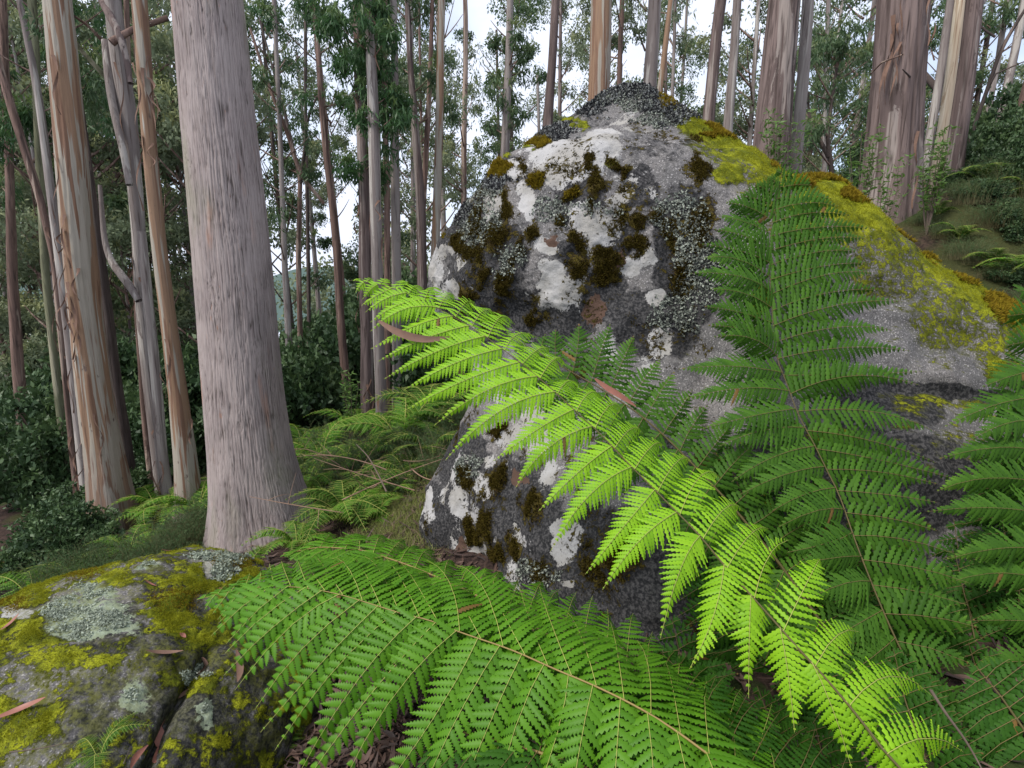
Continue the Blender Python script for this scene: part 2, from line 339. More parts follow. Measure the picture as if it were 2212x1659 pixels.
def tree(name, label, Y, pts, kind, seg=28, step=.08, flare=.25, group=None, branches=(), crown=None, seed=None, wob=1.0, top=-420, cat='tree', strips=0):
    seed = len(TREES) * 3.7 + 1 if seed is None else seed; rg = np.random.default_rng(int(seed * 10) + 5)
    P, r = path3(Y, pts, top); o = P[0]; base = np.array([o[0], o[1], max(o[2], float(G(o[0], o[1])))])
    root = thing(name, label, cat, base, group)
    mb, Q, q = trunk_mb(P, r, seg, step, kind, seed, flare, wob); obj('trunk', mb, M[kind], root, base)
    for b in branches:                                         # (u,v,w) points, optional material
        pp = b[0]; A = np.array(pp, float); yy = np.linspace(Y, Y + b[1], len(A)); B = W(A[:, 0], A[:, 1], yy); rr = A[:, 2] / 2 / F0 * depth(B)
        B, rr, _ = resample(B, rr, .08); m2 = MB(); m2.tube(B, rr, 10); obj('branch', m2, M[b[2] if len(b) > 2 else kind], root, base)
    if crown:
        v0, v1, spread, ncl, nl, L, rr, mat = crown             # photo rows between which the leaves hang
        lf = MB(); tw = MB(); zz = W(pts[0][0], v0, Y)[2], W(pts[0][0], v1, Y)[2]
        sp = spread / F0 * Y; rad = rr / F0 * Y
        for k in range(ncl):
            z = rg.uniform(min(zz), max(zz)); i = int(np.argmin(np.abs(Q[:, 2] - z))); a = Q[i]
            an = rg.uniform(0, 2 * np.pi); rd = sp * rg.uniform(.15, 1); c = a + np.array([math.cos(an) * rd, math.sin(an) * rd * .8, rd * rg.uniform(0, .7)])
            st = Q[max(0, i - int(rd * .5 / step))]; tw.tube(bez(st, (st + c) / 2 + np.array([0, 0, -.1 * rd]), c, 7), np.linspace(.018, .004, 7) * Y / 10, 4)
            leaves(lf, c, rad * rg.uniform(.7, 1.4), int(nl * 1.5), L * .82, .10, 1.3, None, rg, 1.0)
        obj('crown', lf, M[mat], root, base, smooth=False); obj('branches', tw, M['brown'], root, base)
    if strips:                                                  # shed bark ribbons hanging on the trunk
        for k in range(strips):
            st = MB(); i = rg.integers(int(len(Q) * .08), int(len(Q) * .72)); an = rg.uniform(-2.8, -.4); rr_ = q[i] * 1.04
            a = Q[i] + np.array([math.cos(an) * rr_, math.sin(an) * rr_, 0]); L = rg.uniform(.25, .9) * (.5 + Y / 12)
            out = np.array([math.cos(an), math.sin(an), 0]); n = 12; s = np.linspace(0, 1, n)[:, None]
            c = a + out * (.02 + .10 * s * rg.uniform(.3, 1)) + np.array([0, 0, -1]) * L * s + .03 * np.sin(s * rg.uniform(4, 9) + k) * np.array([1., .3, 0])
            wv = np.array([-math.sin(an), math.cos(an), 0]) * rg.uniform(.008, .022) * (.4 + Y / 10)
            ww = wv[None] * (1 - .7 * s); tw_ = np.concatenate([np.cos(s * 5) * ww + np.sin(s * 5) * out * np.linalg.norm(wv) * .5], 0)
            V = np.stack([c - tw_, c + tw_], 1).reshape(-1, 3); f = np.arange(n - 1)[:, None] * 2
            st.add(V, np.concatenate([f, f + 1, f + 3, f + 2], 1)); obj('bark_strip', st, M['barkstrip'], root, base)
    TREES.append((root, Q, q)); return root
GT = 'eucalyptus tree'
LIMB = [((363, 38, 11), (330, 50, 11), (290, 62, 12), (262, 78, 14), (240, 92, 16))]
tree(GT.replace(' ', '_'), 'massive straight grey stringy-barked tree, the widest trunk left of the lichen boulder', 4.3,
     [(448, 0, 163), (495, 553, 170), (523, 853, 173), (538, 986, 183), (560, 1106, 208), (568, 1150, 228), (574, 1180, 250)], 'stringy', 380, .008, .16, wob=.3, seed=3.1, cat=GT)
tree('eucalyptus_tree', 'smooth trunk with long orange-brown and cream streaks, second widest left of the huge grey trunk', 6.0,
     [(122, 0, 68), (146, 250, 72), (168, 500, 76), (190, 700, 78), (215, 900, 84), (236, 1040, 94), (250, 1150, 104)], 'streak', 72, .03, .25, wob=.4, strips=16, cat=GT)
tree('eucalyptus_tree', 'brown slim trunk standing on the far left edge above dark bushes', 9.0,
     [(20, 400, 22), (27, 600, 26), (40, 800, 30), (63, 1080, 34)], 'brown', crown=(60, 420, 110, 9, 260, .16, 34, 'gumnear'), cat=GT)
tree('eucalyptus_tree', 'leaning dark trunk with bark ribbons crossing the upper left corner', 8.0,
     [(-20, 80, 18), (30, 250, 22), (85, 420, 20), (118, 560, 16), (140, 800, 14)], 'brown', strips=5, cat=GT)
tree('eucalyptus_tree', 'slender greenish trunk between the left edge and the orange streaked trunk', 8.5,
     [(68, 0, 22), (82, 250, 21), (95, 553, 20), (118, 800, 19), (155, 1090, 21)], 'green', crown=(-120, 420, 150, 14, 260, .15, 36, 'gumnear'), cat=GT)
tree('eucalyptus_tree', 'light grey bare trunk half hidden behind the orange streaked trunk', 7.4,
     [(42, 0, 15), (80, 200, 19), (112, 430, 22), (135, 600, 24), (163, 860, 26), (193, 1100, 30)], 'grey', cat=GT)
tree('eucalyptus_tree', 'dark trunk with a pale split strip right behind the orange streaked trunk', 7.0,
     [(196, 400, 20), (217, 553, 24), (246, 780, 28), (272, 950, 30), (284, 1060, 36)], 'dark', strips=4, cat=GT, crown=(-60, 350, 120, 7, 220, .14, 34, 'gum'))
tree('eucalyptus_tree', 'pale grey trunk with a broken mossy limb crossing near its top', 6.6,
     [(248, 0, 40), (262, 130, 42), (284, 260, 40), (296, 400, 34), (305, 560, 32), (320, 760, 31), (340, 950, 34), (360, 1110, 40)], 'grey',
     branches=((LIMB[0], -.2, 'brown'), (((232, 90, 22), (236, 180, 18), (250, 260, 16), (268, 330, 14), (280, 400, 14)), -.25, 'grey'),
               (((215, -10, 16), (240, 40, 18), (268, 90, 14), (282, 180, 10)), -.3, 'purple'),
               (((152, 80, 8), (185, 120, 9), (232, 170, 11)), .3, 'green'), (((160, 35, 5), (190, 55, 6), (228, 95, 8)), .4, 'brown')), strips=6, cat=GT)
tree('eucalyptus_tree', 'smooth orange-brown and grey trunk leaning beside the left flank of the huge grey trunk', 5.8,
     [(300, 0, 36), (312, 150, 35), (325, 330, 33), (347, 553, 34), (366, 700, 36), (385, 850, 42), (403, 1000, 52), (412, 1120, 60)], 'streak', 56, .04, .3, wob=.4, strips=9, cat=GT)
tree('eucalyptus_tree', 'grey trunk with a crooked limb swinging up left at mid height', 6.3,
     [(312, 560, 22), (320, 653, 24), (336, 850, 25), (352, 1000, 27), (366, 1110, 32)], 'grey',
     branches=((((300, 650, 14), (288, 618, 20), (262, 595, 17), (240, 575, 14), (228, 545, 12), (222, 480, 10), (216, 400, 8)), .2, 'grey'),), strips=4, cat=GT, top=500)
tree('eucalyptus_tree', 'thin reddish-brown trunk dropping straight from the crooked grey limb', 6.8,
     [(293, 560, 13), (296, 650, 14), (306, 800, 14), (318, 950, 17), (332, 1075, 19)], 'brown', cat=GT)
# centre-left
tree('eucalyptus_tree', 'slim grey trunk just right of the huge grey trunk', 11,
     [(593, 0, 10), (603, 250, 10), (615, 553, 13), (624, 760, 16), (635, 920, 19)], 'grey', 16, .15,
     crown=(-60, 560, 100, 9, 150, .17, 30, 'gum'), branches=((((540, 60, 5), (575, 170, 7), (625, 300, 8), (650, 380, 9), (700, 440, 7)), .4, 'brown'),), cat=GT)
tree('eucalyptus_tree', 'forked slim trunk with a V of dark boughs, second right of the huge grey trunk', 12,
     [(648, 380, 10), (644, 553, 12), (648, 740, 12), (654, 915, 13)], 'brown', 16, .15, top=360,
     branches=((((648, 390, 9), (635, 330, 8), (612, 230, 7), (590, 150, 5), (560, 40, 4)), .5, 'dark'), (((648, 400, 8), (658, 330, 7), (664, 250, 6), (690, 200, 4)), -.4, 'dark')),
     crown=(60, 420, 90, 5, 150, .17, 28, 'gum'), cat=GT)
tree('eucalyptus_tree', 'thin dark trunk rising from the dark shrubs in front of the far wood', 13, [(662, 300, 8), (667, 653, 9), (671, 905, 10)], 'dark', 12, .2, cat=GT)
tree('eucalyptus_tree', 'leaning reddish trunk that ends in the dark shrubs, left of the leafy cluster', 10,
     [(677, 0, 11), (692, 180, 13), (708, 360, 15), (728, 560, 17), (740, 720, 18), (752, 890, 20)], 'brown', 18, .12,
     crown=(-100, 330, 110, 8, 150, .17, 30, 'gumnear'), cat=GT)
tree('eucalyptus_tree', 'shaggy ribbon-barked trunk, leftmost of the leafy cluster beside the boulder', 8.2,
     [(772, 0, 20), (775, 150, 22), (783, 350, 26), (788, 553, 28), (792, 830, 30), (795, 880, 32)], 'purple', 30, .08, strips=12,
     crown=(-80, 420, 95, 22, 210, .15, 30, 'gumnear'), cat=GT)
tree('eucalyptus_tree', 'pale trunk with a smooth white lower bole, nearest of the leafy cluster', 7.4,
     [(796, 0, 18), (806, 180, 24), (812, 380, 25), (815, 560, 25), (820, 760, 25), (826, 950, 26)], 'grey', 30, .08, strips=5,
     crown=(-80, 330, 85, 16, 210, .14, 28, 'gumnear'), cat=GT)
tree('eucalyptus_tree', 'thin brown stem between the two paler trunks of the leafy cluster', 8.6,
     [(832, 0, 12), (834, 300, 14), (836, 553, 14), (838, 850, 16)], 'brown', 16, .12, crown=(-60, 260, 70, 12, 210, .15, 28, 'gumnear'), cat=GT)
tree('eucalyptus_tree', 'plain grey trunk, rightmost of the leafy cluster beside the boulder', 8.8,
     [(850, 60, 14), (852, 300, 19), (855, 553, 21), (858, 850, 24)], 'grey', 24, .1, cat=GT)
tree('eucalyptus_tree', 'twin trunk pair of brown stems meeting low behind the left shoulder of the boulder', 9.5,
     [(880, 0, 12), (885, 130, 13), (898, 300, 17), (908, 450, 21), (912, 700, 23)], 'purple', 20, .1,
     branches=((((934, -20, 8), (930, 150, 10), (922, 300, 12), (914, 450, 12)), .25, 'brown'),), crown=(-60, 330, 80, 9, 170, .17, 28, 'gum'), cat=GT)
tree('eucalyptus_tree', 'straight reddish-grey trunk just left of the boulder shoulder against white sky', 9.0,
     [(952, 0, 16), (948, 250, 17), (943, 480, 18), (938, 760, 20)], 'streak', 22, .1, cat=GT)
tree('eucalyptus_tree', 'thin brown trunk beside a wide white sky gap above the left ridge of the boulder', 13,
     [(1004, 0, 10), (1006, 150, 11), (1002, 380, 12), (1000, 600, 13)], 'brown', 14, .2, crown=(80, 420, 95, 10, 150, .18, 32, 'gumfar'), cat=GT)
tree('eucalyptus_tree', 'dark-streaked grey trunk ringed by leaf tufts above the left ridge of the boulder', 11,
     [(1101, 0, 14), (1096, 150, 16), (1090, 330, 19), (1084, 600, 22)], 'grey', 18, .12, crown=(20, 270, 75, 10, 170, .17, 28, 'gum'), cat=GT)
tree('eucalyptus_tree', 'bare rosy trunk between the ringed grey trunk and the thick orange trunk', 9.8,
     [(1200, 0, 18), (1193, 150, 19), (1185, 280, 23), (1180, 600, 26)], 'purple', 22, .12, cat=GT)
tree('eucalyptus_tree', 'thick pale orange trunk directly behind the peak of the boulder', 8.5,
     [(1300, 0, 43), (1296, 120, 45), (1292, 230, 46), (1288, 600, 52)], 'streak', 44, .06, .25, wob=.3, cat=GT)
tree('eucalyptus_tree', 'thin dark trunk immediately right of the thick orange trunk behind the peak', 13, [(1344, 0, 11), (1336, 200, 11), (1330, 600, 13)], 'brown', 14, .2,
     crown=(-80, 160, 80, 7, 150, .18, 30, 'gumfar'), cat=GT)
tree('eucalyptus_tree', 'smooth grey-pink trunk with dark knots right of the boulder peak', 9.0,
     [(1414, 0, 28), (1408, 110, 29), (1401, 210, 31), (1395, 600, 34)], 'grey', 32, .08, wob=.3, cat=GT)
tree('eucalyptus_tree', 'thin leaning orange-barked trunk touching the grey-pink trunk', 12, [(1449, 0, 12), (1436, 110, 12), (1422, 230, 14), (1405, 600, 16)], 'streak', 16, .15, cat=GT)
tree('eucalyptus_tree', 'very thin grey stem alone in the leafy gap right of the boulder peak', 15, [(1458, 0, 7), (1452, 230, 8), (1448, 500, 9)], 'grey', 10, .25,
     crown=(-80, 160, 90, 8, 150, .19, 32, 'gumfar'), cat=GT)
# right
tree('eucalyptus_tree', 'dark reddish trunk, left of a pale trunk of the same lean above the mossy slope', 8.5,
     [(1560, 0, 25), (1546, 130, 26), (1531, 270, 27), (1520, 500, 30)], 'purple', 28, .08, cat=GT)
tree('eucalyptus_tree', 'pale silvery trunk leaning beside the dark reddish trunk above the mossy slope', 9.2,
     [(1591, 0, 19), (1583, 130, 20), (1571, 300, 22), (1562, 520, 26)], 'grey', 26, .08, cat=GT)
tree('eucalyptus_tree', 'stout purple-brown trunk with a grey left edge, behind the tip of the upright fern frond', 7.2,
     [(1694, 0, 72), (1682, 150, 76), (1668, 300, 82), (1660, 400, 86)], 'purple', 70, .03, .3, wob=.3, cat=GT)
tree('eucalyptus_tree', 'narrow smooth trunk pressed against the right side of the stout purple-brown trunk', 7.5,
     [(1746, 0, 27), (1735, 160, 27), (1720, 340, 27), (1712, 450, 29)], 'grey', 30, .06, wob=.4, cat=GT)
tree('eucalyptus_tree', 'broadest trunk on the right, dark rough purple bark with pale shredding strips', 6.1,
     [(1955, 0, 122), (1944, 150, 124), (1931, 300, 126), (1922, 400, 130), (1916, 460, 138)], 'purple', 110, .022, .12, wob=.3, strips=10,
     branches=((((1985, 190, 6), (1965, 165, 4), (1950, 150, 2)), -.5, 'dark'), (((1880, 160, 3), (1905, 135, 3), (1950, 118, 3)), -.55, 'brown')), cat=GT)
tree('eucalyptus_tree', 'cream smooth trunk leaning over the sawn log end on the right', 6.9,
     [(2074, 0, 25), (2056, 150, 26), (2034, 300, 26), (2010, 450, 25)], 'pale', 30, .06, .1, wob=.3, cat=GT)
tree('eucalyptus_tree', 'bluish grey trunk tucked behind the leaning cream trunk', 7.8,
     [(2054, 0, 20), (2030, 160, 21), (2004, 320, 22), (1985, 430, 26)], 'grey', 26, .08, branches=((((2030, 200, 14), (2012, 178, 13), (1996, 160, 12)), .3, 'dark'),), cat=GT)
tree('eucalyptus_tree', 'dark rough trunk right of the leaning cream trunk', 7.6,
     [(2105, 0, 42), (2090, 130, 45), (2066, 300, 47), (2045, 440, 56)], 'purple', 44, .05, .3, wob=.3, cat=GT,
     branches=((((2098, 40, 12), (2112, 20, 10), (2135, -10, 8)), .3, 'grey'),))
tree('eucalyptus_tree', 'slim silver trunk leaning right, first beyond the dark rough trunk', 11, [(2176, 0, 14), (2155, 130, 14), (2128, 280, 14), (2097, 435, 16)], 'grey', 18, .1,
     crown=(-100, 120, 90, 7, 170, .18, 30, 'gum'), cat=GT)
tree('eucalyptus_tree', 'thicker silver trunk leaning right near the upper right corner', 9.5, [(2214, 0, 20), (2190, 120, 21), (2158, 280, 22), (2124, 425, 26)], 'grey', 24, .08, cat=GT)
tree('eucalyptus_tree', 'crooked dark branching tree hanging between the silver trunks and the dark rough trunk', 8.6,
     [(2215, 20, 9), (2190, 60, 10), (2160, 110, 10), (2135, 190, 11), (2112, 250, 10), (2088, 330, 10), (2070, 420, 12)], 'dark', 16, .06,
     branches=((((2135, 190, 5), (2150, 160, 4), (2195, 140, 3), (2220, 130, 2)), -.2, 'dark'), (((2150, 80, 5), (2120, 60, 4), (2100, 20, 3)), .2, 'dark')), wob=.5, top=10, cat=GT)
tree('eucalyptus_tree', 'thick dark reddish trunk cut by the right edge of the picture', 8.2, [(2240, 150, 46), (2205, 280, 50), (2172, 420, 56)], 'brown', 44, .06, .25, wob=.3, cat=GT)
tree('eucalyptus_tree', 'crooked thin dark trunks forking low in the gap left of the broadest right trunk', 12,
     [(1800, 200, 8), (1786, 300, 9), (1796, 360, 12), (1800, 440, 12)], 'dark', 12, .12, top=120,
     branches=((((1790, 340, 9), (1770, 300, 8), (1748, 262, 6), (1745, 200, 5)), .3, 'dark'),), crown=(-60, 330, 90, 12, 170, .18, 32, 'gum'), cat=GT)
tree('eucalyptus_tree', 'thin grey trunk in the middle of the gap left of the broadest right trunk', 15, [(1790, 0, 10), (1782, 200, 10), (1780, 450, 12)], 'grey', 12, .2,
     crown=(-100, 330, 110, 16, 170, .19, 36, 'gum'), cat=GT)
# distant trunks, all of one kind
FARL = 'thin distant eucalyptus among many in the far wood'
fr = np.random.default_rng(21)
CV = []
for k in range(6):                                            # shared crowns
    lf = MB(); tw = MB(); rg = np.random.default_rng(100 + k)
    for j in range(26):
        z = rg.uniform(0, 9.5); a = rg.uniform(0, 6.28); rd = (1.9 - .12 * abs(z - 5)) * rg.uniform(.2, 1.25); c = np.array([math.cos(a) * rd, math.sin(a) * rd, z])
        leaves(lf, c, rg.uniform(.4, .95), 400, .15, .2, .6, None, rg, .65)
        st = np.array([0, 0, z - rd * .9]); tw.tube(bez(st, (st + c) / 2 + np.array([0, 0, -.15]), c, 5), np.linspace(.045, .012, 5), 4)
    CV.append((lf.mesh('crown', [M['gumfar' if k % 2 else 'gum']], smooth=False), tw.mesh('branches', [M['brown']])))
def far_tree(u, Y, w, zc, sc, kind, cr, lean):
    P0 = W(u, 600, Y); x = P0[0]; g = float(G(x, Y)); base = np.array([x, Y, g]); r = w / 2 / F0 * Y
    ar = 'left of the huge grey trunk' if u < 480 else 'between the huge grey trunk and the boulder' if u < 940 else 'above the peak of the boulder' if u < 1500 else 'beyond the mossy slope on the right'
    lab = 'thin distant ' + {'grey': 'grey', 'brown': 'brown', 'purple': 'purplish', 'dark': 'dark'}[kind] + '-barked eucalyptus ' + ar
    root = thing('distant_tree', lab, GT, base, lab.replace('eucalyptus', 'eucalypts'))
    top = np.array([x + lean * (zc + 10 - g), Y, zc + 10]); mid = (base + top) / 2 + np.array([fr.normal() * .2, 0, 0])
    P = bez(base - np.array([0, 0, .2]), mid, top, 22); mb = MB(); mb.tube(P, np.linspace(r * 1.1, r * .55, 22), 9); obj('trunk', mb, M[kind], root, base)
    a = base + (top - base) * ((zc - g) / (zc + 10 - g))
    for me, nm in zip(CV[cr], ('crown', 'branches')):
        o = bpy.data.objects.new(nm, me); link(o, root, a - base); o.scale = (sc, sc, sc * 1.1); o.rotation_euler = (0, 0, fr.uniform(0, 6.28))
kinds = ['grey', 'brown', 'purple', 'grey', 'dark']
for k in range(62):
    u = -120 + 2450 * (k + fr.random()) / 62; Y = fr.uniform(15, 34); 
    if 955 < u < 1070 and k % 3: continue
    if 520 < u < 955 and k % 3 == 0: continue
    zc = 1.7 + Y * (fr.uniform(-.04, .38) if u > 520 else fr.uniform(-.1, .42)) - 2
    far_tree(u, Y, fr.uniform(7, 12), zc, fr.uniform(.65, 1.08) * (Y / 26) ** .5, kinds[int(fr.integers(5))], int(fr.integers(6)), (u - 1106) / 1106 * .02 + fr.normal() * .02)
for k in range(18):
    u = -60 + 560 * (k + fr.random()) / 18; Y = fr.uniform(13, 22); far_tree(u, Y, fr.uniform(6, 10), 1.7 + Y * fr.uniform(-.22, .12) - 2, fr.uniform(.8, 1.1), kinds[int(fr.integers(5))], int(fr.integers(6)), fr.normal() * .02)
# far wood closing the view low down: one uncountable mass
def far_wood():
    lf = MB(); rg = np.random.default_rng(5)
    for k in range(330):
        x = rg.uniform(-75, 75); y = rg.uniform(36, 60); g = float(G(x, y)); z = g + rg.uniform(0, 1) ** 1.8 * (11 if x < 12 else 9)
        leaves(lf, (x, y, z), rg.uniform(1.6, 3.0), 520, .5, .22, .4, None, rg, .75)
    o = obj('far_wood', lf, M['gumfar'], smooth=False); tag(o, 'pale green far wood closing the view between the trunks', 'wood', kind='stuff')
far_wood()
# ------------------------------------------------------------------ rocks
def ell(u, v, L, soft=.35):
    """largest membership of the listed ellipses (u,v,ru,rv)"""
    r = np.zeros_like(u)
    for e in L:
        d = np.hypot((u - e[0]) / e[2], (v - e[1]) / e[3]); r = np.maximum(r, 1 - sm(1 - soft, 1 + soft, d))
    return r
def ell2(u, v, L):
    r = np.zeros_like(u)
    for e in L: r = np.maximum(r, 1 - .5 * np.hypot((u - e[0]) / e[2], (v - e[1]) / e[3]))
    return r
def rock_mat():
    t = NT('lichen_rock'); o = t.obj()
    wob = t.noise(o, 9, 6, .65); fine = t.noise(o, 70, 5, .7); sp = t.noise(o, 190, 3, .7); mid = t.noise(o, 24, 5, .65)
    w = t.math('ADD', t.math('MULTIPLY', wob, .5), t.math('MULTIPLY', mid, .5))
    def edge(a, wd=.03, k=1.6, nz=None):
        return t.step(t.math('ADD', t.attr(a), t.math('MULTIPLY', t.math('SUBTRACT', nz if nz is not None else w, .5), k)), .5 - wd, .5 + wd)
    col = t.mix(t.step(t.noise(o, 3.2, 4), .4, .65), (.125, .12, .115), (.20, .185, .175))
    col = t.mix(t.step(t.math('ADD', t.math('MULTIPLY', sp, .5), t.math('MULTIPLY', fine, .5)), .40, .56), (.085, .08, .08), col)
    col = t.mix(t.step(t.noise(o, 16, 5, .7), .54, .66), col, t.mix(sp, (.10, .095, .095), (.17, .16, .155)))                       # crystalline speckle
    col = t.mix(t.step(t.noise(o, 130, 2, .6), .56, .70), col, (.36, .34, .33))
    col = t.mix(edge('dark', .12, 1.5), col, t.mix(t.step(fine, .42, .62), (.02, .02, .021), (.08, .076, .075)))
    wh = t.mix(t.step(t.noise(o, 4.5, 3), .4, .62), (.29, .275, .25), (.36, .35, .34))
    wh = t.mix(t.step(sp, .26, .46), (.19, .18, .175), wh)
    col = t.mix(edge('white', .018, 1.5, t.math('ADD', t.math('MULTIPLY', wob, .4), t.math('ADD', t.math('MULTIPLY', mid, .35), t.math('MULTIPLY', fine, .25)))), col, wh)
    col = t.mix(edge('brown', .03, 1.6), col, t.mix(fine, (.075, .045, .033), (.11, .068, .05)))
    col = t.mix(edge('pale', .06, 1.9, t.math('ADD', t.math('MULTIPLY', mid, .5), t.math('MULTIPLY', fine, .5))), col, t.mix(fine, (.17, .21, .15), (.36, .41, .31)))
    mfine = t.noise(o, 260, 2, .6)
    ms = t.mix(t.step(t.noise(o, 13, 4, .6), .38, .62), (.09, .11, .008), (.27, .285, .014)); ms = t.mix(t.step(mfine, .3, .6), (.075, .075, .006), ms)
    col = t.mix(t.math('MULTIPLY', t.attr('algae'), t.step(t.math('ADD', t.math('MULTIPLY', mid, .5), t.math('MULTIPLY', fine, .5)), .40, .58)), col, t.mix(fine, (.05, .055, .012), (.15, .15, .03)))
    me_ = edge('moss', .12, 2.6, t.math('ADD', t.math('MULTIPLY', mid, .45), t.math('MULTIPLY', fine, .55)))
    col = t.mix(me_, col, ms)
    bm = t.mix(t.step(mfine, .35, .65), (.014, .011, .006), t.mix(t.step(mid, .4, .62), (.05, .032, .01), (.11, .085, .012)))
    be = edge('bmoss', .06, 2.6, t.math('ADD', t.math('MULTIPLY', mid, .5), t.math('MULTIPLY', fine, .5)))
    col = t.mix(be, col, bm)
    h = t.math('ADD', t.math('MULTIPLY', sp, .22), t.math('MULTIPLY', fine, .5)); h = t.math('ADD', h, t.math('MULTIPLY', t.math('ADD', me_, be), .45))
    h = t.math('ADD', h, t.math('MULTIPLY', mfine, t.math('MULTIPLY', t.math('ADD', me_, be), .35)))
    return t.done(col, .93, t.bump(h, .9, .012), .12)
M['rock'] = rock_mat()
def moss_mat(name, a, b, c):
    t = NT(name); col = t.mix(t.step(t.attr('tint'), *((.5, .85) if 'dark' in name else (.25, .8) if 'lichen' in name else (0, 1))), a, b); return t.done(t.mix(t.math('MULTIPLY', t.rnd(), .5), col, c), .9, None, .05, .2)
M['mossdark'] = moss_mat('moss_brown', (.010, .007, .004), (.055, .037, .009), (.12, .10, .012))
M['mossgold'] = moss_mat('moss_gold', (.03, .018, .005), (.20, .13, .012), (.30, .25, .02))
M['mossgreen'] = moss_mat('moss_green', (.08, .09, .008), (.27, .28, .014), (.38, .37, .03))
M['lichen'] = moss_mat('leafy_lichen', (.04, .042, .038), (.40, .43, .36), (.12, .13, .11))
M['lichenmint'] = moss_mat('leafy_lichen_mint', (.17, .20, .15), (.42, .47, .38), (.30, .32, .24))
M['lichendark'] = moss_mat('leafy_lichen_dark', (.02, .02, .023), (.34, .35, .33), (.06, .06, .06))
def tufts(P, N, n, w, L, mb, rg, blades=4, jit=.5, tbase=0.0, k=.6):
    """scatter short pointed blades on surface samples chosen with weights w"""
    pr = w / w.sum(); idx = rg.choice(len(P), n, p=pr); p = P[idx] + rg.normal(size=(n, 3)) * .004; nn = N[idx]
    for b in range(blades):
        d = nrm(nn + rg.normal(size=(n, 3)) * jit + np.array([0, 0, .15])); s = nrm(np.cross(d, rg.normal(size=(n, 3))))
        l = L * rg.uniform(.5, 1.3, (n, 1)) * (.5 + .5 * w[idx][:, None]); V = np.stack([p - s * l * .22, p + s * l * .22, p + d * l], 1).reshape(-1, 3)
        a = np.tile(np.array([tbase, tbase, k]), n) + np.repeat(rg.random(n) * .4, 3)
        mb.add(V, None, np.arange(len(V)).reshape(-1, 3), a=a)
def flakes(P, N, n, w, L, mb, rg):
    pr = w / w.sum(); idx = rg.choice(len(P), n, p=pr); p = P[idx] + N[idx] * .003 + rg.normal(size=(n, 3)) * .004; nn = N[idx]
    for b in range(3):
        m = nrm(nn + rg.normal(size=(n, 3)) * .6); s = nrm(np.cross(m, rg.normal(size=(n, 3)))); q = np.cross(m, s); l = L * rg.uniform(.4, 1.2, (n, 1))
        V = np.stack([p, p + (s + q * .4) * l, p + (s * .9 + q * 1.3) * l + m * l * .5, p + (q * .9 - s * .2) * l], 1).reshape(-1, 3)
        mb.add(V, np.arange(len(V)).reshape(-1, 4), a=np.repeat(rg.random(n), 4))
def grid_normals(V):
    du = np.roll(V, -1, 1) - np.roll(V, 1, 1); dv = np.gradient(V, axis=0); return nrm(np.cross(du, dv))
